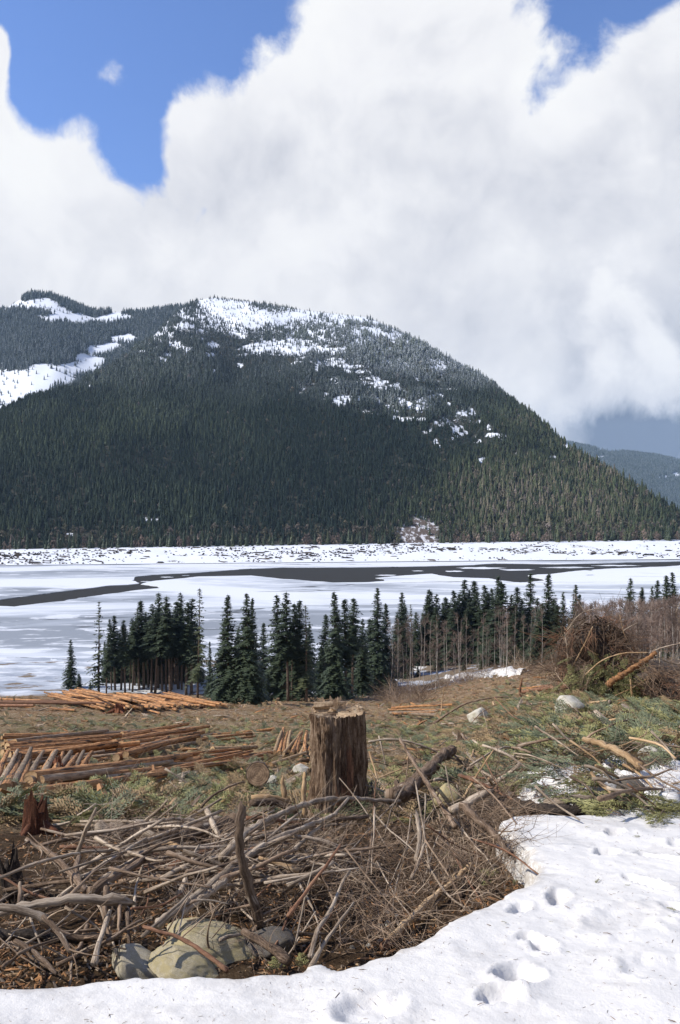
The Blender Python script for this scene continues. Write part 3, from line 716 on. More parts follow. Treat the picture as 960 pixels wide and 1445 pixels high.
    def hill(s, t):
        r = (V0 - np.interp(s * F + U0, RH[:, 0], RH[:, 1])) / F; y0, y1 = 3300., 4700.
        y = np.where(t <= 1, y0 + (y1 - y0) * t, y1 + (t - 1) * 1500); tt = np.clip(t, 0, 1); x = s * y
        z = np.where(t <= 1, -40 + (r * y1 + 40) * (tt + .12 * np.sin(math.pi * tt)) + 40 * np.sin(math.pi * tt) * fbm2(x * .002, y * .001, 4, 19), r * y1 - (t - 1) * 300)
        return x, y, z
    s = np.linspace(0.0, 0.95, 150); t = np.concatenate([np.linspace(0, 1, 80), np.linspace(1.1, 2, 6)])
    S, T = np.meshgrid(s, t); X, Y, Z = hill(S, T); U = U0 + F * X / Y; Vv = V0 - F * Z / Y
    HO = [(848, 646, 10, 3.5, 1.2), (875, 647.5, 34, 1.7, 1.2), (938, 674, 10, 4, 1.1), (956, 671, 10, 5, 1.1), (860, 637, 40, 5, .62), (960, 658, 20, 4, .6), (920, 655, 20, 4, .5)]
    def hop(u, v):
        o = np.zeros_like(u)
        for (a, b, ru, rv, k) in HO: o = np.maximum(o, k * (1 - smooth(np.sqrt(((u - a) / ru) ** 2 + ((v - b) / rv) ** 2), .5, 1.15)))
        return o
    tag(link('hill', grid_mesh('hill', X, Y, Z, M['mountain'], {'snow': (hop(U, Vv) + .12).ravel(), 'cut': np.zeros(X.size)})), 'distant blue forested hill at the end of the valley', None, None, 'structure')
    n = 42000; ss = rng.uniform(.27, .52, n); tt = rng.uniform(0.1, 1.02, n); x, y, z = hill(ss, tt); u = U0 + F * x / y; v = V0 - F * z / y
    keep = rng.uniform(0, 1, n) > np.clip(hop(u, v) * 1.5, 0, .97); x, y, z = x[keep], y[keep], z[keep]; n = len(x); hgt = rng.uniform(16, 28, n)
    scatter('hill_forest', np.stack([x, y, z - .5], -1), np.stack([np.zeros(n), np.zeros(n), rng.uniform(0, 6.28, n)], -1), np.stack([hgt * 1.3, hgt * 1.3, hgt], -1), rng.integers(0, 4, n), FARP,
            {'tone': rng.uniform(0, .35, n), 'frost': rng.uniform(0, .35, n), 'rnd': rng.uniform(0, 1, n)}, 'conifer forest on the distant hill at the valley end', 'forest')
    # drawn-down far shore: snow bank with old stumps and drift wood
    s = np.linspace(-0.95, 0.95, 400); t = np.linspace(0, 1, 40); S, T = np.meshgrid(s, t)
    def bank(s, t):
        y = y_shore(s) - 12 + 80 * t; x = s * y
        z = -38.4 + (z_tree(s) + 38.4) * smooth(t, -0.15, 1.02) ** 0.9 * 1.0 + 1.1 * fbm2(x * .05, y * .05, 4, 3) * np.sin(math.pi * np.clip(t, 0, 1))
        return x, y, z
    X, Y, Z = bank(S, T)
    tag(link('shore', grid_mesh('shore', X, Y, Z, M['shore_snow'])), 'snow covered far shore with old stumps', None, None, 'structure')
    V = []; Fc = []
    n = 4200
    ss = rng.uniform(-.56, .56, n); tt = np.clip(rng.beta(1.6, 1.9, n), 0.04, 1)
    x, y, z = bank(ss, tt); band = fbm2(x * .02, y * .05, 3, 61)
    keep = rng.uniform(0, 1, n) < np.clip(.25 + 2.4 * band + .30 * (tt < .45) - .25 * (ss > .12), .06, 1); x, y, z = x[keep], y[keep], z[keep]; n = len(x)
    Vs = []; Fs = []; ang = np.arange(5) * 2 * math.pi / 5
    for k in range(3):
        r2 = np.random.default_rng(k); vv = []; ff = []
        for zz, rr in ((0, 1.), (.55, .75), (1, .55)):
            vv += [(rr * r2.uniform(.7, 1.2) * math.cos(a), rr * r2.uniform(.7, 1.2) * math.sin(a), zz) for a in ang]
        for i in range(2):
            for j in range(5): ff.append((i * 5 + j, i * 5 + (j + 1) % 5, i * 5 + 5 + (j + 1) % 5, i * 5 + 5 + j))
        ff.append((10, 11, 12, 13, 14)); Vs.append(proto('shore_stump_source', mesh('shore_stump', vv, ff, M['char'])))
    sc = rng.uniform(.5, 1.3, n); lg = np.where(rng.uniform(0, 1, n) < .14, rng.uniform(3, 7, n), 1)
    scatter('shore_driftwood', np.stack([x, y, z - .1], -1), np.stack([np.zeros(n), np.zeros(n), rng.normal(0, .3, n)], -1), np.stack([sc * lg, sc, sc * rng.uniform(.5, 1.1, n)], -1), rng.integers(0, 3, n), Vs, None, 'dark stumps and driftwood on the snowy far shore', 'driftwood')
build_mountains()

def build_shore_trees():
    """the front row of the far forest, tree by tree"""
    rng = np.random.default_rng(21)
    mats = []
    for k in range(4):
        m = M['needles'] if k < 3 else M['needles_olive']
        me = FARP[k].data.copy(); me.materials.clear(); me.materials.append(m); mats.append(me)
    br = FARP[4].data.copy(); br.materials.clear(); br.materials.append(M['alder_twig'])
    for i, s in enumerate(np.linspace(-.475, .475, 150)):
        s = s + rng.uniform(-.003, .003); u = U0 + s * F
        if abs(u - CUT[0]) < CUT[2] + 4: continue
        y = y_tree(s) - rng.uniform(1, 9); x = s * y; z = z_tree(s) - 2.2
        h = rng.uniform(9, 18); bare = rng.uniform() < (.22 if u < 600 else .4)
        if bare: h *= .75
        o = link('bare_tree' if bare else 'conifer', br if bare else mats[int(rng.integers(0, 4))], None, (x, y, z), (0, 0, rng.uniform(0, 6)), (h * 1.25, h * 1.25, h))
        where = 'above the left shore' if u < 240 else ('left of the small clearcut' if u < 590 else ('right of the small clearcut' if u < 780 else 'toward the right edge'))
        if bare: tag(o, 'bare brown tree in the far shore forest edge, ' + where, 'tree', 'front row of the far shore forest')
        else: tag(o, 'small dark conifer in the far shore forest edge, ' + where, 'tree', 'front row of the far shore forest')
build_shore_trees()

# ------------------------------------------------------------------ conifers between the clearing and the lake
def copy_tree(o, parent=None):
    c = o.copy(); COL.objects.link(c); c.parent = parent
    for ch in o.children:
        copy_tree(ch, c)
    return c

def conifer_meshes(seed, base=0.15, width=0.13, dens=1.0, mat='needles', h=18.0, dead=12):
    """unit-agnostic conifer of height h: returns trunk mesh and crown mesh"""
    rng = np.random.default_rng(seed)
    lean = rng.normal(0, .006, 2)
    def axis(z): return np.array([lean[0] * z + .10 * math.sin(z * .25 + seed), lean[1] * z, z])
    g = Geo()
    zs = np.linspace(-.6, h, 12)
    v, f, uv, caps = tube([axis(z) for z in zs], np.interp(zs, [0, h], [.0125 * h, .03]), 7, rough=.08, rng=rng); g.add(v, f + caps, uv)
    for i in range(dead):                               # dead snags below the crown
        z = rng.uniform(.06, max(base + .12, .2)) * h; a = rng.uniform(0, 6.28); L = rng.uniform(.5, 1.6)
        p = axis(z); d = np.array([math.cos(a), math.sin(a), rng.uniform(-.35, .15)])
        v, f, uv, caps = tube([p, p + d * L * .5, p + d * L + np.array([0, 0, -.12 * L])], [.03, .02, .008], 3); g.add(v, f, uv)
    trunk = g.mesh('trunk', M['trunk'], True)
    V = []; Fc = []
    zb = base * h; z = zb
    while z < h * .995:
        t = (z - zb) / (h - zb)
        prof = (1 - t) ** .85 * min(1, .45 + 2.2 * t) if base > .3 else (1 - t) ** .88
        L0 = width * h * prof + .10
        nb = int(round((3 + 2.6 * (1 - t)) * dens + rng.uniform(0, 1)))
        for j in range(nb):
            a = rng.uniform(0, 6.28); L = L0 * rng.uniform(.55, 1.18); p0 = axis(z + rng.uniform(-.15, .15))
            d = np.array([math.cos(a), math.sin(a), 0.]); side = np.array([-d[1], d[0], 0.])
            rise = .35 * t + .05; droop = .42 * (1 - t) + .12
            m = max(2, int(L / .30))
            for q in range(m):
                r = (q + rng.uniform(.2, 1.0)) / m
                c = p0 + d * L * r + np.array([0, 0, L * (rise * r - droop * r * r)])
                w = (.34 + .24 * L * (1 - r) + .10) * rng.uniform(.7, 1.25)
                for sg in (-1, 1):
                    tip = c + d * w * rng.uniform(.35, .8) + side * sg * w * rng.uniform(.6, 1.1) + np.array([0, 0, rng.uniform(-.30, .02) * w - .05])
                    k = len(V); V += [tuple(c - d * .12 + np.array([0, 0, .05])), tuple(tip), tuple(c + d * w * .55 - side * sg * .03 + np.array([0, 0, -.10 * w]))]; Fc.append((k, k + 1, k + 2))
                if rng.uniform() < .55:                 # hanging spray below the branch
                    k = len(V); V += [tuple(c - side * .12 - d * .05), tuple(c + side * .12 + d * .1), tuple(c + d * .05 + np.array([rng.normal(0, .08), rng.normal(0, .08), -w * .75]))]; Fc.append((k, k + 1, k + 2))
        z += rng.uniform(.22, .42) * (1.0 if t < .7 else .75) / max(dens, .6)
    top = axis(h); k = len(V); V += [tuple(top + np.array([-.06, 0, -.6])), tuple(top + np.array([.06, 0, -.6])), tuple(top + np.array([0, 0, .35]))]; Fc.append((k, k + 1, k + 2))
    return trunk, mesh('crown', V, np.array(Fc), M[mat])

CONK = {}
for k in range(4): CONK['full%d' % k] = conifer_meshes(200 + k, .03 + .04 * (k % 2), .165 + .014 * k, 1.25, 'needles', 18, 6)
for k in range(4): CONK['tall%d' % k] = conifer_meshes(220 + k, .34 + .05 * k, .115 + .012 * k, 1.15, 'needles', 20, 16)
for k in range(2): CONK['thin%d' % k] = conifer_meshes(240 + k, .12 + .06 * k, .135, .60, 'needles_olive', 18, 14)
CONH = {k: (20. if k.startswith('tall') else 18.) for k in CONK}

def conifer(u, vt, vb, kind, label, group, yadd=0.0, wmul=1.0):
    y = hit(u, vb) + yadd; x = (u - U0) / F * y; z = float(G(x, y))
    h = -(vt - V0) / F * y - z
    t, c = CONK[kind]; sc = h / CONH[kind]
    o = link('conifer', None, None, (x, y, z - .1), (.03 * math.sin(u * 3.7), .03 * math.sin(u * 5.1), (u * 7.3) % 6.28), (sc * wmul * (1 + .16 * math.sin(u * 2.3)), sc * wmul * (1 + .16 * math.sin(u * 1.7 + 1)), sc)); o.empty_display_size = .5
    link('trunk', t, o); link('crown', c, o)
    return tag(o, label, 'tree', group)

def build_conifers():
    rng = np.random.default_rng(31)
    gp = 'conifers between the clearing and the lake'
    conifer(100, 902, 978, 'full1', 'short full conifer standing apart at the left end of the tree row', gp, 6)
    conifer(140, 849, 981, 'thin0', 'tall thin-branched conifer with open crown beside the short one on the left', gp)
    for (u, vt, k) in [(150, 893, 'tall0'), (158, 872, 'tall1'), (163, 868, 'tall0'), (171, 880, 'tall2'), (177, 874, 'tall1'), (183, 871, 'tall2'), (190, 857, 'thin1'), (197, 868, 'tall3'), (203, 847, 'tall0'), (209, 862, 'tall1'), (214, 851, 'tall2'), (224, 835, 'tall1'), (229, 856, 'tall0'), (235, 850, 'tall3'), (240, 840, 'tall1'), (247, 858, 'tall2'), (257, 835, 'tall2'), (263, 849, 'tall0'), (270, 843, 'tall1'), (243, 862, 'tall2'), (252, 847, 'tall3'), (187, 875, 'tall3'), (219, 862, 'tall3')]:
        conifer(u, vt, 978 + rng.uniform(-4, 5), k, 'slender bare-trunked conifer in the dense clump on the left', gp, rng.uniform(-2, 7), rng.uniform(1.05, 1.4))
    for i in range(17):
        conifer(150 + i * 8 + rng.uniform(-3, 3), rng.uniform(868, 905), 974, 'full%d' % (i % 4), 'darker conifer in the shade at the back of the left clump', gp, rng.uniform(7, 13), rng.uniform(.9, 1.2))
    for i in range(12):
        conifer(312 + i * 20 + rng.uniform(-7, 7), rng.uniform(862, 905), 980, 'full%d' % ((i * 3 + 1) % 4), 'lower conifer filling the back of the tree row behind the stump', gp, rng.uniform(4, 11), rng.uniform(1.0, 1.4))
    conifer(279, 829, 985, 'thin1', 'tallest conifer at the right end of the left clump, branches spreading', gp, 0, 1.05)
    conifer(297, 905, 985, 'full0', 'small conifer filling the gap right of the left clump', gp, 1, .8)
    conifer(321, 838, 991, 'full2', 'broad dense conifer just right of the first gap', gp)
    conifer(350, 836, 991, 'full3', 'tall dense conifer standing close to the broad one', gp)
    conifer(360, 843, 992, 'full0', 'dense conifer merging into its taller left neighbour', gp, 2)
    conifer(397, 838, 989, 'full1', 'left conifer of the tight group with bare reddish trunks', gp, 2)
    conifer(406, 834, 990, 'tall1', 'highest conifer of the tight group with bare reddish trunks', gp, 0, 1.3)
    conifer(412, 850, 989, 'tall3', 'bare-trunked conifer in the middle of the tight group', gp, 1, 1.2)
    conifer(421, 846, 990, 'full3', 'dense conifer at the right of the tight group', gp, 4)
    conifer(433, 853, 991, 'thin1', 'thin olive conifer right of the tight group', gp)
    conifer(452, 905, 985, 'full0', 'low conifer in the gap behind the big stump', gp, 5)
    conifer(477, 834, 986, 'full2', 'tall conifer right behind the big sawn stump', gp, 1)
    conifer(487, 845, 985, 'tall0', 'conifer between two taller ones behind the big stump', gp, 2, 1.3)
    conifer(497, 842, 984, 'tall3', 'bare-trunked conifer just right of the big stump', gp, 0, 1.3)
    conifer(512, 872, 984, 'full1', 'short dark conifer in the gap right of the big stump', gp, 4)
    conifer(534, 829, 978, 'full3', 'pointed tall conifer with full crown, right of the big stump', gp)
    conifer(546, 850, 976, 'full2', 'full conifer leaning on the pointed tall one', gp, 1)
    conifer(565, 835, 962, 'full1', 'conifer above the first bare alders', gp, 6)
    conifer(583, 852, 958, 'thin0', 'thin conifer among the first bare alders', gp, 4)
    for (u, vt, k) in [(601, 840, 'full0'), (606, 831, 'full2'), (616, 838, 'full1'), (628, 850, 'full3'), (640, 833, 'full0'), (652, 817, 'full1'), (661, 833, 'tall2'), (670, 819, 'full2'), (683, 825, 'full0'), (691, 836, 'full3'), (701, 812, 'full1'), (711, 820, 'full2'), (720, 838, 'full1'), (727, 828, 'full0'), (737, 846, 'full3'), (757, 843, 'full1'), (765, 850, 'full2'), (785, 846, 'full0'), (632, 842, 'full2'), (647, 838, 'full3'), (676, 835, 'full3'), (696, 830, 'full0'), (640, 858, 'full1'), (665, 850, 'full0'), (685, 850, 'full2'), (705, 845, 'full3'), (725, 852, 'full2'), (612, 856, 'full3'), (655, 846, 'full2')]:
        conifer(u, vt, 936 + rng.uniform(-3, 3), k, 'dark conifer rising behind the pale bare alders', gp, rng.uniform(0, 12), rng.uniform(1.2, 1.6))
    for i in range(30):
        conifer(556 + i * 9 + rng.uniform(-4, 4), rng.uniform(850, 888), 937, 'full%d' % ((i * 3) % 4), 'dark understorey conifer among the bare alders', gp, rng.uniform(-2, 10), rng.uniform(1.2, 1.7))
    conifer(746, 808, 934, 'full3', 'tall broad conifer, left of the two that stand out above the alders', gp, 9)
    conifer(776, 808, 934, 'full2', 'tall spired conifer, right of the two that stand out above the alders', gp, 9)
    conifer(794, 834, 934, 'full1', 'shorter conifer beside the tall spired one', gp, 9)
    conifer(811, 824, 934, 'full3', 'broad conifer above the left side of the brush pile', gp, 9)
    conifer(820, 838, 934, 'full0', 'small-crowned conifer just left of the brush pile top', gp, 12)
    conifer(748, 862, 934, 'full0', 'low conifer under the two tall ones above the alders', gp, 4)
    conifer(889, 815, 930, 'full1', 'pointed dark conifer standing first above the red thicket', gp, 22)
    for (u, vt) in [(903, 828), (909, 832), (917, 826), (927, 818)]:
        conifer(u, vt, 930, 'full%d' % (int(u) % 4), 'small conifer peeping above the red thicket', gp, 24, .9)
    conifer(940, 811, 930, 'full2', 'tall conifer above the red thicket near the right edge', gp, 22)
    conifer(953, 807, 930, 'full3', 'tallest conifer above the red thicket at the right edge', gp, 22)
    conifer(966, 812, 930, 'full1', 'conifer cut by the right edge above the red thicket', gp, 22)
    conifer(751, 858, 925, 'thin0', 'thin conifer in the lake-side gap by the thicket', gp, 20)
    conifer(20, 981, 996, 'full1', 'little conifer sapling at the shore behind the far log pile', gp)
    conifer(3, 983, 997, 'full2', 'little conifer sapling at the left edge of the shore', gp)
    for (u, vt, vb) in [(112, 950, 980), (128, 962, 982), (560, 930, 958), (575, 935, 957), (540, 945, 968), (618, 920, 945), (680, 925, 944), (700, 928, 944), (725, 926, 942), (590, 938, 955), (520, 950, 972), (305, 955, 986), (376, 950, 989), (468, 945, 986), (655, 930, 946)]:
        conifer(u, vt, vb, 'full%d' % (int(u) % 4), 'young low conifer in the undergrowth along the tree row', gp, 0, 1.7)
build_conifers()

# ------------------------------------------------------------------ bare alders
def alder_meshes(seed, h=12.0, twig='alder_twig', nbr=22):
    rng = np.random.default_rng(seed)
    lean = rng.normal(0, .02, 2); bow = rng.normal(0, .25, 2)
    def ax(z): t = z / h; return np.array([lean[0] * z + bow[0] * math.sin(t * 3), lean[1] * z + bow[1] * math.sin(t * 3), z])
    g = Geo(); zs = np.linspace(-.4, h, 9)
    v, f, uv, caps = tube([ax(z) for z in zs], np.interp(zs, [0, h], [.066, .013]), 5); g.add(v, f, uv)
    trunk = g.mesh('trunk', M['alder'], True)
    V = []; Fc = []
    def tw(p, q, r):
        d = q - p; s = np.cross(d, [0.3, .7, .2]); s /= np.linalg.norm(s) + 1e-9; w = np.cross(d, s); w /= np.linalg.norm(w) + 1e-9
        k = len(V)
        for a in (0, 2.1, 4.2): V.append(tuple(p + r * (math.cos(a) * s + math.sin(a) * w)))
        V.append(tuple(q)); Fc.extend([(k, k + 1, k + 3), (k + 1, k + 2, k + 3), (k + 2, k, k + 3)])
    for i in range(nbr):
        z = h * rng.uniform(.22, .97); t = z / h; a = rng.uniform(0, 6.28); L = (.5 + 1.8 * (1 - t)) * rng.uniform(.6, 1.2)
        p = ax(z); d = np.array([math.cos(a) * .6, math.sin(a) * .6, .75 * rng.uniform(.6, 1.3)]); q = p + d * L
        tw(p, q, .036)
        for j in range(7):
            b = p + d * L * rng.uniform(.15, .95); e = b + (d * .5 + rng.normal(0, .45, 3) + np.array([0, 0, .25])) * rng.uniform(.45, 1.1); tw(b, e, .028)
            for jj in range(3):
                b2 = b + (e - b) * rng.uniform(.3, .9); tw(b2, b2 + (d * .4 + rng.normal(0, .5, 3)) * rng.uniform(.3, .7), .020)
    return trunk, mesh('crown', V, np.array(Fc), M[twig])

def build_alders():
    rng = np.random.default_rng(41)
    pale = [alder_meshes(300 + k, 12, 'alder_twig', 11) for k in range(5)]; red = [alder_meshes(320 + k, 12, 'alder_red', 24) for k in range(5)]
    def put(u, y, h, ms, label, group):
        x = (u - U0) / F * y; z = float(G(x, y)); t, c = ms; s = h / 12.
        o = link('alder', None, None, (x, y, z - .1), (0, 0, rng.uniform(0, 6.28)), (s, s, s)); link('trunk', t, o); link('crown', c, o); tag(o, label, 'tree', group)
    for i in range(56):
        u = rng.uniform(548, 835); y = rng.uniform(124, 172); top = np.interp(u, [548, 600, 640, 720, 800, 835], [878, 868, 872, 858, 850, 850]) + abs(rng.normal(0, 9)) * rng.choice([-.5, 1.6])
        x = (u - U0) / F * y; h = -(top - V0) / F * y - float(G(x, y))
        put(u, y, max(h, 4), pale[int(rng.integers(0, 5))], 'slim bare alder with pale trunk ' + ('at the left end of the alders' if u < 620 else ('below the middle conifers' if u < 700 else ('under the two tallest conifers' if u < 790 else 'beside the brush pile'))), 'bare alders along the tree row')
    for i in range(170):
        u = rng.uniform(812, 1010); y = rng.uniform(100, 158); top = np.interp(u, [812, 850, 900, 960, 1010], [856, 850, 846, 842, 842]) + rng.normal(2, 3.5)
        x = (u - U0) / F * y; h = -(top - V0) / F * y - float(G(x, y))
        put(u, y, max(h, 4), red[int(rng.integers(0, 5))], 'brownish bare alder in the thicket ' + ('behind the brush pile' if u < 890 else 'at the right edge'), 'brownish alder thicket')
build_alders()

# ------------------------------------------------------------------ felled logs
def log_mesh(L, r, seed, mat='log', taper=.72, sides=10, bend=.006):
    rng = np.random.default_rng(seed); n = max(5, int(L / .5) + 2)
    t = np.linspace(0, 1, n); P = np.stack([L * t, bend * L * np.sin(t * 3.1 + rng.uniform(-.4, .4)) * rng.uniform(-1, 1), bend * .4 * L * np.sin(t * 4) * rng.uniform(-1, 1)], -1)
    R = r * (1 - (1 - taper) * t) * (1 + .04 * rng.normal(0, 1, n))
    v, f, uv, caps = tube(P, R, sides, True, .05, rng)
    body = mesh('log', v, f, M[mat], True, uv)
    ends = []
    for c, p in zip(caps, (P[0], P[-1])):
        vv = v[list(c)]; ctr = vv.mean(0); d = (P[0] - P[1]) if p is P[0] else (P[-1] - P[-2]); d = d / np.linalg.norm(d)
        vv = np.vstack([ctr + (vv - ctr) * .97 + d * .004, ctr + d * .010]); k = len(c)
        ends.append(mesh('cut_face', vv, [(i, (i + 1) % k, k) for i in range(k)], M['cut'], False))
    return body, ends
LOGS = {}
def get_log(kind, seed):
    key = (kind, seed)
    if key not in LOGS:
        LOGS[key] = log_mesh(10., .13, 400 + seed, kind)
    return LOGS[key]
def place_log(p, q, r, kind, seed, label, group=None, roll=0.):
    """log from p to q (world points), butt at p"""
    p = np.asarray(p, float); q = np.asarray(q, float); d = q - p; L = np.linalg.norm(d); body, ends = get_log(kind, seed)
    rot = Vector(d).to_track_quat('X', 'Z').to_matrix() @ Matrix.Rotation(roll, 3, 'X')
    o = link('log', body, None, tuple(p), rot.to_euler(), (L / 10., r / .13, r / .13))
    for e in ends: link('cut_face', e, o)
    return tag(o, label, 'log', group)

def build_logs():
    rng = np.random.default_rng(51)
    def row(u0, v0, u1, v1, n, spread_v, r, y_off, label, group, lift=0.0, jitter=4, kinds=('log', 'log', 'log_grey')):
        """n roughly parallel logs between two photograph places on the ground, layered"""
        for i in range(n):
            k = i / max(1, n - 1) - .5
            a = on_ground(u0 + rng.normal(0, jitter * 2), v0 + k * spread_v + rng.normal(0, 1.6)); b = on_ground(u1 + rng.normal(0, jitter * 4), v1 + k * spread_v * .8 + rng.normal(0, 2.6))
            up = lift * rng.uniform(0, 1) + r
            a[2] += up; b[2] += up + rng.normal(0, .05)
            if rng.uniform() < .3: a, b = b, a
            kd = kinds[int(rng.integers(0, len(kinds)))]; tail = ', upper side' if k < -.17 else (', lower side' if k > .17 else ', middle')
            place_log(a, b, r * rng.uniform(.6, 1.4), kd, int(rng.integers(0, 5)), label + tail, group, rng.uniform(0, 6))
    # main deck on the left, two lengths end to end
    row(10, 1074, 172, 1058, 34, 44, .105, 0, 'orange-barked log in the long log deck on the left', 'main log deck on the left', .35)
    row(172, 1064, 278, 1042, 22, 28, .09, 0, 'thin orange log in the right half of the long log deck', 'main log deck on the left', .22, 5)
    for (a, b, lab) in [((172, 1049), (275, 1040), 'topmost orange log of the long deck, lying toward the right'), ((10, 1070), (170, 1052), 'topmost dark log of the long deck, lying toward the left')]:
        p = on_ground(*a); q = on_ground(*b); p[2] += .42; q[2] += .42; place_log(p, q, .14, 'log', 1, lab, 'main log deck on the left')
    # thinner poles running on to the right
    row(278, 1044, 365, 1036, 4, 6, .08, 0, 'thin orange pole lying beyond the right end of the deck', 'poles beyond the deck', .05, 6, ('log', 'tan'))
    # lower deck in front
    row(50, 1122, 245, 1094, 15, 24, .085, 0, 'orange-barked log in the lower row in front of the long deck', 'lower row of logs', .25, 5)
    row(200, 1098, 352, 1072, 9, 15, .085, 0, 'reddish log at the right end of the lower row', 'lower row of logs', .2, 6)
    p = on_ground(42, 1127); q = on_ground(285, 1076); p[2] += .34; q[2] += .30; place_log(p, q, .12, 'log', 2, 'thick log with sawn butt on top of the lower row', 'lower row of logs')
    p = on_ground(140, 1118); q = on_ground(300, 1092); p[2] += .24; q[2] += .26; place_log(p, q, .095, 'log_grey', 3, 'grey patched log across the lower row', 'lower row of logs')
    # short bundle pointing at the camera
    for i in range(13):
        u = -12 + i * 9.6; a = on_ground(u + rng.normal(0, 2), 1136 - i * 1.2 + rng.normal(0, 2)); b = on_ground(u + 24 + rng.normal(0, 4), 1086 + rng.normal(0, 2) + i * .4)
        a[2] += .22; b[2] += .55 + .10 * (i % 2)
        place_log(a, b, .085 * rng.uniform(.8, 1.2), 'log_grey' if i % 2 else 'log', i % 5, 'short log with its end toward the camera at the left edge', 'short logs at the left edge', rng.uniform(0, 6))
    row(-10, 1141, 70, 1128, 3, 10, .09, 0, 'pale split log lying before the short logs at the left edge', 'short logs at the left edge', .05, 6, ('tan',))
    # far pile by the trees
    for i in range(46):
        u = 66 + i * 2.5 + rng.normal(0, 3); a = on_ground(u + 72, 1004 + rng.normal(0, 2.5)); b = on_ground(u + rng.normal(0, 5), 990 + rng.normal(0, 3)); h = 1.0 * math.sin(min(1, i / 34) * 3.1) + .2
        a[2] += .15 + h * rng.uniform(.1, .8); b[2] += .9 * h + rng.uniform(0, .8)
        place_log(b, a, .16 * rng.uniform(.8, 1.2), 'log', i % 5, 'small orange log in the far pile by the trees on the left', 'far log pile', rng.uniform(0, 6))
    for i in range(34):
        u = 155 + i * 2.6 + rng.normal(0, 3); a = on_ground(u + 80, 1001 + rng.normal(0, 2)); b = on_ground(u + rng.normal(0, 5), 989 + rng.normal(0, 2)); 
        a[2] += .15 + rng.uniform(0, .4); b[2] += rng.uniform(.3, 1.3)
        place_log(b, a, .14 * rng.uniform(.8, 1.2), 'log', i % 5, 'small orange log in the low pile below the left tree clump', 'low log pile', rng.uniform(0, 6))
    row(-30, 996, 110, 999, 7, 8, .15, 0, 'reddish log in the flat row at the left edge by the shore', 'flat row of far logs', .4, 8, ('log', 'red'))
    # right of the stump
    row(550, 1008, 625, 1006, 5, 10, .10, 0, 'orange log in the small stack right of the big stump', 'small log stack right of the stump', .16, 2)
    row(738, 979, 812, 973, 5, 9, .11, 0, 'reddish log in the small stack before the brush pile', 'small log stack before the brush pile', .18, 3, ('log', 'red'))
    # short split pieces left of the stump
    for i in range(9):
        u = 388 + i * 6; a = on_ground(u, 1066 + rng.normal(0, 2)); b = on_ground(u + 10 + rng.normal(0, 3), 1048 + rng.normal(0, 2)); a[2] += .1; b[2] += .35 + rng.uniform(0, .15)
        place_log(a, b, .085, 'tan' if i % 3 == 0 else 'log', i % 5, 'short split piece in the heap left of the big stump', 'split pieces left of the stump')
    p = on_ground(400, 1072); q = on_ground(426, 1049); p[2] += .2; q[2] += .45; place_log(p, q, .06, 'tan', 2, 'pale slanting pole on the split pieces left of the stump')
    p = on_ground(382, 1086); q = on_ground(432, 1070); p[2] += .12; q[2] += .2; place_log(p, q, .06, 'tan', 3, 'pale pole pointing at the stump from behind the sawn log end')
    p = on_ground(300, 1066); q = on_ground(362, 1062); p[2] += .2; q[2] += .2; place_log(p, q, .13, 'tan', 4, 'torn pale slab of wood at the end of the lower row')
build_logs()

def build_round():
    """log lying along the view, sawn end to the camera"""
    c = on_ground(366, 1120); r = .25; c = c + np.array([0, -.3, .26])
    body, ends = log_mesh(2.2, r, 77, 'bark', .9, 24, .004)
    for e in ends: e.materials.clear(); e.materials.append(M['rings'])
    o = link('sawn_log', body, None, (c[0], c[1], c[2] + r * .95), Vector((-.10, 1, -.33)).to_track_quat('X', 'Z').to_euler())
    f = ends[0]
    # end grain disc is rebuilt so that its rings centre on the log
    for e, nm in zip(ends, ('cut_face', 'cut_face')): link(nm, e, o)
    tag(o, 'thick sawn log lying with its round dark end to the camera', 'log')
build_round()

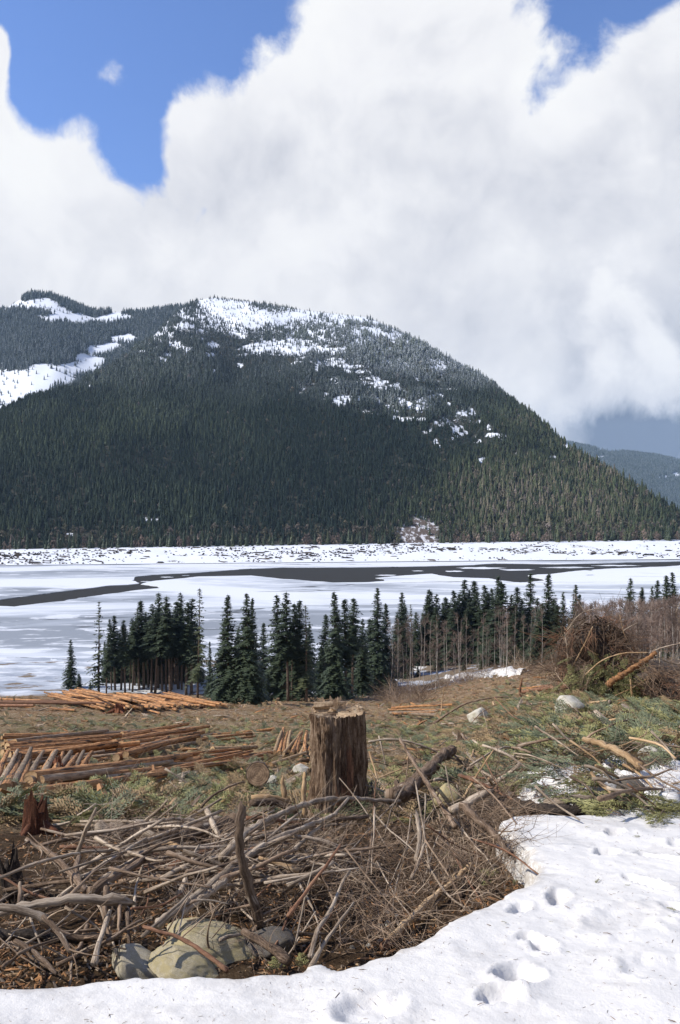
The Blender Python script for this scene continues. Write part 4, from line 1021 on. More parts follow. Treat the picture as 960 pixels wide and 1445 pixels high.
# ------------------------------------------------------------------ stumps
def build_big_stump():
    rng = np.random.default_rng(61)
    Y = 10.0; x0 = (475 - U0) / F * Y; zt = -(1004 - V0) / F * Y; zb = float(G(x0, Y)) - .15
    H = zt - zb; na, nz = 160, 60
    a = np.linspace(0, 2 * math.pi, na, endpoint=False); h = np.linspace(0, 1, nz)
    A, Hh = np.meshgrid(a, h)
    R = .330 + .085 * (1 - Hh) ** 3 + .018 * np.sin(2 * A + .6) + .012 * np.sin(3 * A + 2)
    wob = A + .05 * np.sin(Hh * 5 + A * 2) 
    ridg = np.abs(fbm2(np.cos(wob) * 11 + 20 + .6 * Hh, np.sin(wob) * 11 + Hh * 1.3, 4, 3, .7)) * 2
    ridg2 = np.abs(vnoise(wob * 14 / 3.14 * 3.14 + np.sin(Hh * 7) * .25, Hh * 3.5, 9)) * 2
    # a long bark-free groove left of centre and a torn patch on the shaded side
    groove = np.exp(-((np.angle(np.exp(1j * (A - math.radians(258 + 0)))) + .18 * (1 - Hh)) / .09) ** 2) * smooth(Hh, .35, .6)
    R = R + .040 * ridg + .020 * ridg2 - .030 - .030 * groove
    X = x0 + R * np.cos(A) + .02 * np.sin(Hh * 3); Yv = Y + R * np.sin(A); Z = zb + H * Hh
    Z[-1] += .020 * rng.uniform(-1, 1, na)
    i = np.arange(na * nz).reshape(nz, na); j = np.roll(i, -1, axis=1)
    f = np.stack([i[:-1], j[:-1], j[1:], i[1:]], -1).reshape(-1, 4)
    uv = np.stack([np.abs(A - math.pi) * .37, Z], -1).reshape(-1, 2)
    base = np.array([x0, Y, zb])
    V = np.stack([X, Yv, Z], -1).reshape(-1, 3) - base
    o = link('big_stump', None, None, tuple(base)); skin = link('bark', mesh('bark', V, f, M['stump_bark'], True, uv), o)
    # sawn top: slightly dished, stepped along the hinge
    rim = V.reshape(nz, na, 3)[-1]; g = Geo(); vv = [rim]
    for k in (.8, .6, .4, .2):
        ring = rim * np.array([k, k, 0]) + np.array([0, 0, H - .012]); ring[:, 2] += .05 * smooth(ring[:, 1], -.02, .05) + .010 * rng.uniform(-1, 1, na); vv.append(ring)
    vv.append(np.array([[0, 0, H]])); ff = []
    for r in range(4):
        for q in range(na): ff.append((r * na + q, r * na + (q + 1) % na, (r + 1) * na + (q + 1) % na, (r + 1) * na + q))
    for q in range(na): ff.append((4 * na + q, 4 * na + (q + 1) % na, 5 * na))
    top = link('cut_face', mesh('cut_face', np.vstack(vv), ff, M['old_cut'], False, np.vstack(vv)[:, :2]), o)
    # splintered holding wood standing on the cut
    g = Geo()
    for k in range(70):
        x = rng.uniform(-.31, .31); y = rng.normal(.10, .05) ; hh = (.05 + .12 * math.exp(-((x + .05) / .18) ** 2)) * rng.uniform(.3, 1.15); w = rng.uniform(.012, .04)
        lx, ly = rng.normal(0, .05), rng.normal(0, .03)
        v = [(x - w, y - .012, H), (x + w, y - .012, H), (x + w, y + .014, H), (x - w, y + .014, H), (x + lx - w * .3, y + ly, H + hh), (x + lx + w * .4, y + ly + .004, H + hh * rng.uniform(.7, 1))]
        g.add(v, [(0, 1, 5, 4), (1, 2, 5), (2, 3, 4, 5), (3, 0, 4)], np.array(v)[:, [0, 2]])
    link('splinter_ridge', g.mesh('splinter_ridge', M['old_cut']), top)
    # flat split slab lying on the top
    v, f, uv, caps = tube([(-.29, .04, H + .06), (-.05, .02, H + .085), (.12, .06, H + .10)], [.05, .045, .015], 6, rough=.2, rng=rng, flat=1.0)
    link('split_slab', mesh('split_slab', v, f + caps, M['old_cut'], False, uv), top)
    # torn bark patch showing brown wood on the right, and dark peeled wood
    g = Geo()
    for (ad, z0, z1, w) in [(284, .30, .52, .055), (296, .34, .74, .06), (272, .28, .42, .05), (303, .42, .66, .03)]:
        aa = math.radians(ad); n = 9
        for q in range(n):
            t0 = aa + (q / n - .5) * w * 3; t1 = t0 + w * 3 / n; lo = H * (z0 + .05 * rng.uniform()); hi = H * (z1 + .07 * rng.uniform(-1, 1)); rr = .372
            v = [(rr * math.cos(t0), rr * math.sin(t0), lo), (rr * math.cos(t1), rr * math.sin(t1), lo), (rr * math.cos(t1), rr * math.sin(t1), hi), (rr * math.cos(t0), rr * math.sin(t0), hi - .02)]
            g.add(v, [(0, 1, 2, 3)], [(p[0], p[2]) for p in v])
    link('torn_wood', g.mesh('torn_wood', M['red']), skin)
    # snag stub on the left edge
    v, f, uv, caps = tube([(-.36, -.05, H * .60), (-.45, -.08, H * .62), (-.49, -.09, H * .61)], [.03, .022, .012], 6, rough=.1, rng=rng)
    link('branch_stub', mesh('branch_stub', v, f + caps, M['bark'], True, uv), skin)
    for k, (ad, L) in enumerate([(200, .5), (250, .55), (300, .5), (345, .6), (20, .5), (110, .5)]):   # root flares
        aa = math.radians(ad); d = np.array([math.cos(aa), math.sin(aa), 0])
        v, f, uv, caps = tube([d * .25 + np.array([0, 0, .34]), d * .44 + np.array([0, 0, .15]), d * (.44 + L * .5) + np.array([0, 0, -.02]), d * (.44 + L) + np.array([0, 0, -.18])], [.13, .135, .085, .04], 8, rough=.12, rng=rng)
        link('root', mesh('root', v, f + caps, M['stump_bark'], True, uv), o)
    tag(o, 'tall sawn tree stump with ridged brown bark and splintered top', 'stump')
build_big_stump()

def jag_stump(name, u, v, w, h, mat, label, seed, lean=(0, 0), roots=5):
    rng = np.random.default_rng(seed); c = on_ground(u, v); na, nz = 28, 10
    A, Hh = np.meshgrid(np.linspace(0, 2 * math.pi, na, endpoint=False), np.linspace(0, 1, nz))
    R = w * (.62 + .5 * (1 - Hh) ** 2.2) * (1 + .25 * fbm2(np.cos(A) * 2 + 5, np.sin(A) * 2 + Hh * 1.5 + seed, 3, seed))
    top = h * (.62 + .75 * (fbm2(np.cos(A[0]) * 3, np.sin(A[0]) * 3, 3, seed + 5) + .35))
    Z = -.15 + (top + .15) * Hh
    X = R * np.cos(A) + lean[0] * Hh; Y = R * np.sin(A) + lean[1] * Hh
    i = np.arange(na * nz).reshape(nz, na); j = np.roll(i, -1, axis=1)
    f = [tuple(q) for q in np.stack([i[:-1], j[:-1], j[1:], i[1:]], -1).reshape(-1, 4)]
    V = np.stack([X, Y, Z], -1).reshape(-1, 3); V = np.vstack([V, [[lean[0], lean[1], h * .55]]])
    f += [(int(i[-1, k]), int(i[-1, (k + 1) % na]), na * nz) for k in range(na)]
    uv = np.vstack([np.stack([np.abs(A - math.pi) * w, Z], -1).reshape(-1, 2), [[0, 0]]])
    o = link(name, None, None, tuple(c)); link('rotten_trunk', mesh('rotten_trunk', V, f, M[mat], False, uv), o)
    for k in range(roots):
        aa = rng.uniform(0, 6.28); d = np.array([math.cos(aa), math.sin(aa), 0]); L = rng.uniform(.8, 1.6) * w * 1.5
        vv, ff, uu, cc = tube([d * w * .5 + np.array([0, 0, h * .3]), d * (w * .8 + L * .4) + np.array([0, 0, .06]), d * (w + L) + np.array([0, 0, -.08])], [w * .3, w * .2, w * .08], 6, rough=.2, rng=rng)
        link('root', mesh('root', vv, ff + cc, M[mat], True, uu), o)
    return tag(o, label, 'stump')
jag_stump('rotten_stump', 50, 1176, .19, .40, 'rot', 'crumbling red-brown rotten stump in the grass on the left', 71)
jag_stump('dark_stump', 28, 1272, .11, .34, 'char', 'blackened jagged stump at the left edge among branches', 72, (-.09, 0))
jag_stump('rotten_stump', 78, 1100, .26, .42, 'rot', 'small dark stump between the log deck and lower row', 73, roots=3)
jag_stump('rotten_stump', 116, 1098, .26, .46, 'rot', 'dark brown stump behind the lower row of logs', 74, roots=4)
jag_stump('rotten_stump', 170, 1008, .7, .9, 'rot', 'reddish stump in front of the far log pile', 75, roots=3)
jag_stump('rotten_stump', 650, 1050, .16, .35, 'bark', 'small brown stump stub below the pale rock', 76, roots=3)

# ------------------------------------------------------------------ rocks
def rock_mesh(seed, cuts=10, rough=.10, sub=4):
    rng = np.random.default_rng(seed); bm = bmesh.new(); bmesh.ops.create_icosphere(bm, subdivisions=sub, radius=1.0)
    V = np.array([v.co for v in bm.verts]); 
    nrm = rng.normal(0, 1, (cuts, 3)); nrm /= np.linalg.norm(nrm, axis=1)[:, None]; off = rng.uniform(.62, .88, cuts)
    for n_, o_ in zip(nrm, off):
        d = V @ n_ - o_; V = V - np.where(d > 0, d * .88, 0)[:, None] * n_
    N_ = V / (np.linalg.norm(V, axis=1)[:, None])
    nz = fbm2(N_[:, 0] * 2 + seed, N_[:, 1] * 2 + N_[:, 2] * 1.7, 4, seed) + .35 * fbm2(N_[:, 2] * 7, N_[:, 0] * 6 + N_[:, 1] * 5, 3, seed + 3)
    V = V * (1 + rough * nz)[:, None]
    for v, c in zip(bm.verts, V): v.co = c
    me = bpy.data.meshes.new('rock'); bm.to_mesh(me); bm.free(); me.polygons.foreach_set('use_smooth', np.ones(len(me.polygons), bool)); return me
def rock(u, v, w_px, h_px, mat, label, seed, name='rock', depth=.8, group=None, rotz=0., y=None, cuts=10, rough=.1, sub=4, tilt=0.):
    """rock whose foot is seen at (u, v), w_px wide and h_px high in the photograph"""
    if y is None: y = hit(u, v)
    c = at(u, v, y); sx = w_px / F * y / 2; sz = h_px / F * y / 2
    me = rock_mesh(seed, cuts, rough, sub); me.materials.append(M[mat])
    o = link(name, me, None, (c[0], y + sx * depth * .6, c[2] + sz * .62), (0, tilt, rotz), (sx * 1.08, sx * depth * 1.08, sz * 1.25)); return tag(o, label, 'rock', group)
rock(190, 1386, 86, 36, 'rock_tan', 'smooth pale boulder at the snow edge, left of the mossy one', 81, 'boulder', .8, tilt=.25)
rock(258, 1392, 112, 32, 'rock_yellow', 'low yellowish boulder at the snow edge in the middle', 82, 'boulder', .7, tilt=.3, cuts=5, sub=5)
rock(288, 1360, 140, 36, 'rock_yellow', 'largest mossy yellow boulder half buried in dirt', 86, 'boulder', .7, tilt=.2, sub=5, cuts=4, rough=.09)
rock(383, 1350, 66, 32, 'rock_dark', 'dark shaded boulder right of the largest mossy one', 84, 'boulder', .8)
rock(806, 1012, 44, 30, 'rock_grey', 'big pale angular rock below the brush pile', 85, cuts=14, depth=.9)
rock(678, 1022, 38, 24, 'rock_grey', 'pale rounded rock beside the arching branch', 86)
rock(828, 1019, 14, 12, 'rock_grey', 'small white stone at the foot of the big pale rock', 87)
rock(854, 1007, 14, 9, 'rock_ochre', 'small ochre stone right of the big pale rock', 88)
rock(932, 994, 12, 9, 'rock_ochre', 'round yellowish stone near the right edge', 89)
rock(943, 1021, 12, 8, 'rock_grey', 'small pale stone near the right edge below the round one', 90)
rock(849, 1028, 12, 7, 'rock_ochre', 'small brown stone below the big pale rock', 91)
rock(864, 1001, 9, 7, 'rock_grey', 'little grey stone beside the small ochre one', 92)
rock(853, 1019, 9, 7, 'rock_grey', 'little whitish stone below the small ochre one', 93)
rock(922, 1079, 36, 24, 'rock_grey', 'grey rock in the snow patches at the right edge', 94)
rock(892, 1126, 42, 32, 'rock_dark', 'brown rock among green boughs at the snow edge', 95)
rock(634, 1140, 40, 34, 'rock_ochre', 'yellow angular rock in the slash right of the stump', 96, cuts=14, y=8.0)
rock(385, 1113, 22, 18, 'rock_grey', 'grey stone beside the sawn log end', 97)
rock(425, 1092, 22, 14, 'rock_grey', 'grey stone close to the left side of the big stump', 98)
for (u, v, w, h, k) in [(548, 1308, 9, 9, 'rock_grey'), (538, 1312, 10, 9, 'rock_dark'), (560, 1296, 7, 6, 'rock_grey'), (590, 1290, 7, 6, 'rock_grey'), (497, 1345, 12, 10, 'rock_dark'), (520, 1338, 8, 6, 'rock_grey'), (604, 1100, 14, 12, 'rock_grey'), (637, 1096, 10, 12, 'rock_grey'), (20, 1362, 9, 7, 'rock_dark'), (45, 1355, 7, 6, 'rock_grey'), (28, 1340, 8, 6, 'rock_grey'), (700, 1230, 12, 9, 'rock_dark'), (655, 1250, 7, 6, 'rock_grey'), (443, 1355, 10, 8, 'rock_dark'), (207, 1352, 9, 8, 'rock_dark')]:
    rock(u, v, w, h, k, 'small pebble in the dirt at the snow edge', int(u * 3 + v), 'stone', .9, 'pebbles along the snow edge', sub=2)

# ------------------------------------------------------------------ foreground snow bank
def S0(x, y): return -1.5 - .17 * y + .05 * fbm2(x * .9 + 3, y * .9, 3, 201) + .035 * smooth(x / (np.abs(y) + 1), .15, .45)
def snow_pt(u, v):
    r = (v - V0) / F; y = 1.5 / (r - .17); return np.array([(u - U0) / F * y, y])
EDGE = [(-260, 1415), (-120, 1400), (0, 1384), (40, 1381), (95, 1375), (150, 1366), (190, 1361), (240, 1367), (300, 1371), (345, 1373), (390, 1364), (415, 1361), (435, 1352), (456, 1349), (470, 1352), (481, 1360), (500, 1352), (540, 1339), (575, 1325), (600, 1311), (640, 1293), (680, 1272), (715, 1253), (745, 1236), (752, 1226), (742, 1205), (722, 1183), (703, 1163), (700, 1156), (722, 1151), (760, 1148), (800, 1151), (835, 1152), (852, 1144), (880, 1146), (905, 1141), (935, 1146), (965, 1143), (1040, 1140), (1150, 1136)]
PRINTS = [  # u, v, half length (m), half width, depth, angle (deg from x axis in plan)
    (708, 1408, .13, .085, .075, 30), (735, 1378, .14, .095, .10, 35), (672 + 48, 1372, .15, .07, .05, 50), (768, 1334, .10, .075, .09, 60), (745, 1322, .07, .06, .05, 40),
    (788, 1268, .17, .08, .10, 75), (733, 1280, .12, .07, .06, 60), (855, 1204, .14, .10, .10, 60), (915, 1250, .22, .075, .09, 110), (868, 1178, .12, .08, .07, 40), (925, 1212, .20, .08, .06, 120), (520, 1425, .18, .13, .055, 30),     (930, 1372, .22, .16, .03, 20), (955, 1290, .15, .08, .03, 100), (880, 1300, .3, .18, .02, 40), (958, 1195, .14, .08, .05, 80)]
def poly_dist(px, py, P):
    """signed distance to polygon, positive inside"""
    d = np.full(px.shape, 1e9); ins = np.zeros(px.shape, bool); n = len(P)
    for i in range(n):
        a = P[i]; b = P[(i + 1) % n]; e = b - a; L = e @ e
        t = np.clip(((px - a[0]) * e[0] + (py - a[1]) * e[1]) / L, 0, 1)
        d = np.minimum(d, np.hypot(px - a[0] - t * e[0], py - a[1] - t * e[1]))
        c = ((a[1] > py) != (b[1] > py)) & (px < (b[0] - a[0]) * (py - a[1]) / (b[1] - a[1] + 1e-12) + a[0]); ins ^= c
    return np.where(ins, d, -d)
def build_snow():
    xs = np.concatenate([np.linspace(-9, -2.4, 30, endpoint=False), np.arange(-2.4, 3.6, .021), np.linspace(3.6, 11, 40)])
    ys = np.concatenate([np.linspace(-12, 2.2, 30, endpoint=False), np.arange(2.2, 6.0, .021), np.arange(6.0, 8.2, .035)])
    X, Y = np.meshgrid(xs, ys)
    P = [snow_pt(*p) for p in EDGE] + [np.array([12, 7.4]), np.array([12, -13.]), np.array([-10, -13.]), np.array([-10, 3.5])]
    D = poly_dist(X, Y, P) + .050 * fbm2(X * 5, Y * 5, 5, 210, .6) * (1 - smooth(Y, 6, 6.6) * .3)
    Z = S0(X, Y) + .018 * fbm2(X * 3.1, Y * 3.1, 3, 211) + .006 * fbm2(X * 16, Y * 16, 3, 213)
    Z -= .010 * np.clip(vnoise(X * 4.2, Y * 4.2, 215) + .15, 0, 1) * 2              # sun cups
    for (u, v, a, b, dep, ang) in PRINTS:
        c = snow_pt(u, v); t = math.radians(ang); dx, dy = X - c[0], Y - c[1]
        p = (dx * math.cos(t) + dy * math.sin(t)) / a; q = (-dx * math.sin(t) + dy * math.cos(t)) / b
        r = np.sqrt(p * p + q * q) * (1 + .35 * fbm2(X * 11, Y * 11, 3, int(u))) * 1.12; Z -= dep * .72 * (1 - smooth(r, .55, 1.12)); Z += .010 * np.exp(-((r - 1.22) / .2) ** 2) * (1 + 2 * vnoise(X * 25, Y * 25, int(u)))
        Z += .02 * dep / .1 * vnoise(X * 22, Y * 22, int(v)) * (r < 1)
    g = G(X, Y) - .06
    w = .09 + .05 * vnoise(X * 2.5, Y * 2.5, 212)
    k = np.clip(D / w, 0, 1); k = np.sqrt(np.clip(1 - (1 - k) ** 2.4, 0, 1))
    Z = np.where(D < w, np.minimum(g + (Z - g) * k, Z), Z)
    nr, nc = X.shape; i = np.arange(nr * nc).reshape(nr, nc)
    f = np.stack([i[:-1, :-1], i[:-1, 1:], i[1:, 1:], i[1:, :-1]], -1).reshape(-1, 4)
    f = f[(D.ravel()[f] > -.03).any(1)]
    used = np.unique(f); mp = np.zeros(nr * nc, int); mp[used] = np.arange(len(used))
    V = np.stack([X, Y, Z], -1).reshape(-1, 3)[used]
    tag(link('snow_bank', mesh('snow_bank', V, mp[f], M['snow'], True, attrs={'rim': ((1 - smooth(D, .0, .16)) * .9).ravel()[used]})), 'old snow bank with footprints in front', None, None, 'structure')
    # needles, bark crumbs and cone scales dropped on the snow
    rng = np.random.default_rng(220)
    pr = []
    v, f, uv, c = tube([(-.5, 0, 0), (0, .06, .05), (.5, 0, 0)], [.05, .06, .03], 3); pr.append(proto('needle_source', mesh('needle', v, f, M['twig'], False, uv)))
    v, f, uv, c = tube([(-.5, 0, 0), (0, .1, .06), (.4, .3, 0)], [.05, .06, .03], 3); pr.append(proto('crumb_source', mesh('crumb', v, f, M['bough'], False, uv)))
    n = 9000; x = rng.uniform(-2.3, 4.2, n); y = 2.6 + 5.2 * rng.beta(1.2, 1.8, n)
    D2 = poly_dist(x, y, P); keep = (D2 > .12) & (rng.uniform(0, 1, n) < .35 + .9 * (fbm2(x * 1.3, y * 1.3, 3, 221) + .3)); x, y = x[keep], y[keep]
    import bisect
    xi = np.clip(np.searchsorted(xs, x), 0, nc - 1); yi = np.clip(np.searchsorted(ys, y), 0, nr - 1); z = Z[yi, xi] + .002; n = len(x)
    sc = rng.uniform(.007, .023, n) * np.where(rng.uniform(0, 1, n) < .04, 2.2, 1)
    scatter('needle_litter', np.stack([x, y, z], -1), np.stack([rng.normal(0, .2, n), rng.normal(0, .2, n), rng.uniform(0, 6.28, n)], -1), np.stack([sc, sc * .8, sc * .8], -1), (rng.uniform(0, 1, n) < .05).astype(int), pr, None, 'needles and bark crumbs scattered on the snow', 'litter')
build_snow()

def snow_patch(pts, label, thick=.10, seed=0, res=.05, group='thin snow patches on the hillside'):
    """thin melting patch: outline given by places on the ground"""
    P = [on_ground(u, v)[:2] for u, v in pts]; A = np.array(P); lo = A.min(0) - .3; hi = A.max(0) + .3
    res = max(res, (hi - lo).max() / 130); X, Y = np.meshgrid(np.arange(lo[0], hi[0], res), np.arange(lo[1], hi[1], res))
    sc = 1 / max(.5, (hi - lo).min() * .4)
    D = poly_dist(X, Y, P); D = np.minimum(D, .30 / sc) + .75 / sc * (fbm2(X * sc * 3.0, Y * sc * 3.0, 4, 300 + seed, .62) - .12)
    w = .25 / sc * .6 + .05; k = np.clip(D / w, 0, 1); k = np.sqrt(1 - (1 - k) ** 2)
    Z = GM(X, Y) - .05 + (thick * .5 + .05) * k + .02 * fbm2(X * 2, Y * 2, 3, 31) * k
    nr, nc = X.shape; i = np.arange(nr * nc).reshape(nr, nc); f = np.stack([i[:-1, :-1], i[:-1, 1:], i[1:, 1:], i[1:, :-1]], -1).reshape(-1, 4)
    f = f[(D.ravel()[f] > -.02).any(1)]
    if len(f) == 0: return
    used = np.unique(f); mp = np.zeros(nr * nc, int); mp[used] = np.arange(len(used))
    tag(link('snow_patch', mesh('snow_patch', np.stack([X, Y, Z], -1).reshape(-1, 3)[used], mp[f], M['snow'], True)), label, 'snow patch', group)
snow_patch([(722, 1142), (728, 1108), (760, 1092), (800, 1086), (850, 1092), (868, 1110), (850, 1135), (800, 1145)], 'melting snow patch under the green boughs beside the snow bank', .20, 1)
snow_patch([(880, 1128), (905, 1100), (935, 1092), (985, 1085), (1010, 1130), (960, 1142), (915, 1140)], 'snow patch at the right edge below the grey rock', .20, 2)
snow_patch([(895, 1065), (925, 1045), (960, 1030), (1000, 1040), (985, 1062), (940, 1072)], 'snow patch at the right edge beside the grey rock', .18, 3)
snow_patch([(940, 1030), (950, 1020), (1000, 1018), (1000, 1032)], 'small upper snow patch cut by the right edge', .18, 4)
snow_patch([(830, 1058), (838, 1044), (858, 1042), (862, 1058)], 'little snow patch above the slanting pole', .17, 5)
snow_patch([(768, 1072), (776, 1064), (790, 1066), (786, 1078)], 'little snow spot among green boughs', .17, 6)
snow_patch([(848, 1085), (862, 1072), (880, 1078), (872, 1092)], 'small snow spot beside the slanting pole tip', .17, 7)
snow_patch([(628, 958), (650, 954.5), (690, 951), (736, 949.5), (736, 952.5), (700, 954), (670, 956), (648, 961)], 'long white snow strip before the alders', 1.7, 8, .3)
snow_patch([(330, 985), (345, 972), (362, 966), (370, 975), (364, 985)], 'snow patch between the trunks of the dense conifers', .4, 9, .3)
snow_patch([(195, 976), (220, 968), (260, 966), (280, 972), (285, 979), (240, 980)], 'snow patch behind the trunks of the left clump', .4, 10, .3)
snow_patch([(462, 980), (470, 958), (480, 952), (486, 966), (480, 980)], 'snow patch behind the big stump between trunks', .4, 11, .3)
snow_patch([(575, 944), (590, 941), (602, 942), (590, 947)], 'tiny snow spot at the first alders', .3, 12, .2)

# ------------------------------------------------------------------ sticks and branches of the slash pile
def stick_mesh(path, r0, r1, seed, mat, sides=8, knots=True, n=None, broken=False):
    rng = np.random.default_rng(seed); P = np.asarray(path, float)
    L = np.linalg.norm(np.diff(P, axis=0), axis=1).sum(); n = n or int(np.clip(L / .045, 8, 48))
    C = resample(P, n); wob = r0 * .45; C[1:-1] += rng.normal(0, 1, (n - 2, 3)) * wob * .30; C += min(r0 * .6, L * .007) * np.sin(np.linspace(0, 1, n) * rng.uniform(4, 11) + rng.uniform(0, 6))[:, None] * rng.normal(0, .7, 3)
    R = np.interp(np.linspace(0, 1, n), [0, 1], [r0, r1])
    if knots: R = R * (1 + .12 * rng.normal(0, 1, n).clip(-1.2, 2.5))
    v, f, uv, caps = tube(C, R, sides, True, .15, rng)
    if broken:
        v[-sides:] += (C[-1] - C[-2])[None] * rng.uniform(-.9, 1.4, sides)[:, None]
    return C, v, f + caps, uv
def stick(pts, d0, d1, mat, label, seed, group=None, name='branch', twigs=0, ground=True, broken=False, twig_len=.35):
    """branch through photograph places (u, v, lift above ground in m); d0, d1 in centimetres thickness at either end"""
    W = []
    for p in pts:
        u, v, l = p[:3]
        y = p[3] if len(p) > 3 else hit(u, v, l)
        W.append(at(u, v, y))
    W = np.array(W); base = W[0].copy()
    C, v, f, uv = stick_mesh(W - base, d0 / 200, d1 / 200, seed, mat, broken=broken)
    o = link(name, mesh(name, v, f, M[mat], True, uv), None, tuple(base))
    rng = np.random.default_rng(seed + 999)
    for k in range(twigs):
        i = rng.integers(1, len(C) - 1); t = C[min(i + 1, len(C) - 1)] - C[i - 1]; t /= np.linalg.norm(t); d = t * rng.uniform(.2, 1) + rng.normal(0, .55, 3); d /= np.linalg.norm(d); L = twig_len * rng.uniform(.4, 1.2)
        _, v, f, uv = stick_mesh([C[i], C[i] + d * L * .5 + rng.normal(0, .04, 3) * L, C[i] + d * L + rng.normal(0, .1, 3) * L], max(.003, d1 / 450), .0015, seed + k, mat, 5)
        link('twig', mesh('twig', v, f, M['twig'], True, uv), o)
    return tag(o, label, 'branch', group)

def build_branches():
    g = 'branches of the slash pile'
    stick([(370, 1312, .02, 5.0), (356, 1270, 0, 4.95), (342, 1215, 0, 4.9), (338, 1170, 0, 4.9), (343, 1137, 0, 4.95)], 7, 5.5, 'bark', 'upright broken snag standing in the middle of the slash pile', 501, g, twigs=3, broken=True)
    stick([(312, 1212, 0, 5.6), (345, 1178, 0, 5.9), (395, 1147, 0, 6.6), (440, 1133, 0, 7.4), (500, 1128, 0, 8.2), (565, 1129, 0, 8.6)], 6.5, 4.5, 'grey', 'long curved grey branch sweeping up in front of the stump', 502, g, twigs=5)
    stick([(564, 1042, 0, 8.8), (588, 1082, 0, 8.2), (618, 1128, 0, 7.4), (642, 1166, 0, 6.9)], 3.2, 5.2, 'bark', 'dark bare stick slanting down to the right of the stump', 503, g, twigs=4)
    stick([(222, 1308, 0, 4.75), (270, 1268, 0, 5.0), (330, 1222, 0, 5.4), (400, 1182, 0, 6.0)], 5.5, 4.0, 'grey', 'lower of two parallel grey poles above the mossy boulder', 504, g)
    stick([(258, 1291, 0, 4.9), (310, 1246, 0, 5.2), (365, 1200, 0, 5.7), (425, 1168, 0, 6.3), (475, 1148, 0, 6.9)], 5.5, 3.5, 'grey', 'upper of two parallel grey poles above the mossy boulder', 505, g, twigs=4)
    stick([(-12, 1293, 0, 4.6), (50, 1277, 0, 4.65), (110, 1268, 0, 4.7), (184, 1271, 0, 4.8)], 5.0, 6.2, 'grey', 'pale branch with splintered broken end on the left', 506, g, broken=True, twigs=3)
    stick([(-10, 1281, 0, 4.45), (25, 1284, 0, 4.45), (50, 1290, 0, 4.45), (68, 1298, 0, 4.45)], 4.5, 4.2, 'grey', 'short silvery branch end at the left edge', 507, g)
    stick([(22, 1328, 0, 4.2), (48, 1345, 0, 4.1), (80, 1374, 0, 3.95)], 2.6, 2.4, 'bark', 'brown stick sloping to the snow at the lower left', 508, g)
    stick([(205, 1309, 0, 4.35), (250, 1322, 0, 4.15), (290, 1345, 0, 4.0), (320, 1369, 0, 3.9)], 2.0, 2.4, 'red', 'thin red-brown branch lying across the yellow boulder', 509, g, twigs=2)
    stick([(344, 1314, 0, 4.6), (375, 1332, 0, 4.45), (408, 1357, 0, 4.3)], 4.5, 5.5, 'bark', 'thick grey stub right of the mossy boulders', 510, g)
    stick([(548, 1326, .05), (600, 1278, .08), (640, 1242, .12), (666, 1220, .16)], 4.6, 3.2, 'tan', 'long tan peeled pole at the edge of the snow', 511, g, 'pole')
    stick([(540, 1336, .03), (556, 1322, .03), (572, 1308, .03)], 6.0, 5.0, 'red', 'stubby red-brown piece under the tan pole', 512, g)
    stick([(592, 1300, .03), (612, 1280, .05), (632, 1254, .08), (644, 1228, .14)], 3.0, 2.4, 'tan', 'shorter tan stick beside the long tan pole', 513, g)
    stick([(648, 1266, .03), (655, 1250, .04), (657, 1236, .06)], 4.0, 4.0, 'bark', 'short brown bark piece by the snow corner', 514, g)
    stick([(108, 1208, 0, 5.9), (118, 1182, 0, 5.9), (128, 1160, 0, 5.9), (136, 1140, 0, 5.9)], 4.5, 2.2, 'grey', 'pointed dead branch standing up on the left', 515, g, twigs=3)
    stick([(38, 1184, 0, 5.9), (62, 1200, 0, 5.8), (92, 1222, 0, 5.6), (120, 1258, 0, 5.3)], 3.0, 5.0, 'bark', 'forked brown limb under the pointed dead branch', 516, g, twigs=5)
    stick([(-10, 1243, 0, 5.0), (40, 1222, 0, 5.2), (90, 1208, 0, 5.4), (112, 1204, 0, 5.6)], 2.4, 2.0, 'grey', 'thin pale branch reaching in from the left edge', 517, g, twigs=4)
    stick([(112, 1208, 0, 5.8), (108, 1225, 0, 5.6), (112, 1245, 0, 5.4)], 4, 4, 'bark', 'crooked knee of bark on the forked limb', 518, g)
    stick([(134, 1170, .12), (200, 1168, .12), (260, 1165, .12), (330, 1160, .12)], 17, 15, 'grey', 'thick grey fallen log lying behind the slash pile', 519, g, 'fallen_log', broken=True)
    stick([(196, 1196, 0, 7.0), (230, 1186, 0, 7.2), (290, 1170, 0, 7.7), (345, 1155, 0, 8.2)], 14, 15, 'bark', 'thick log with a pale cut end poking left', 520, g, 'fallen_log')
    stick([(70, 1128, .08), (180, 1135, .08), (270, 1132, .10), (330, 1132, .12), (405, 1137, .12)], 6, 7, 'bark', 'long thin fallen pole beyond the slash pile', 521, g, 'pole', twigs=5)
    stick([(128, 1258, 0, 5.2), (165, 1235, 0, 5.4), (205, 1212, 0, 5.7)], 7, 5, 'bark', 'broken brown plank-like slab leaning in the pile', 522, g, 'slab')
    stick([(404, 1142, 0, 9.6), (401, 1120, 0, 9.6), (398, 1101, 0, 9.65)], 9, 4.5, 'tan', 'pale splintered slab standing left of the stump', 523, g, 'slab', broken=True)
    stick([(430, 1158, 0, 9.2), (429, 1125, 0, 9.2), (430, 1092, 0, 9.25)], 7.5, 4.5, 'tan', 'taller pale slab standing against the stump', 524, g, 'slab', broken=True)
    stick([(622, 1010, .05), (624, 992, 0, hit(622, 1010)), (627, 969, 0, hit(622, 1010))], 9, 5, 'tan', 'pale upright stake in the clearing right of the stump', 525, g, 'stake', broken=True)
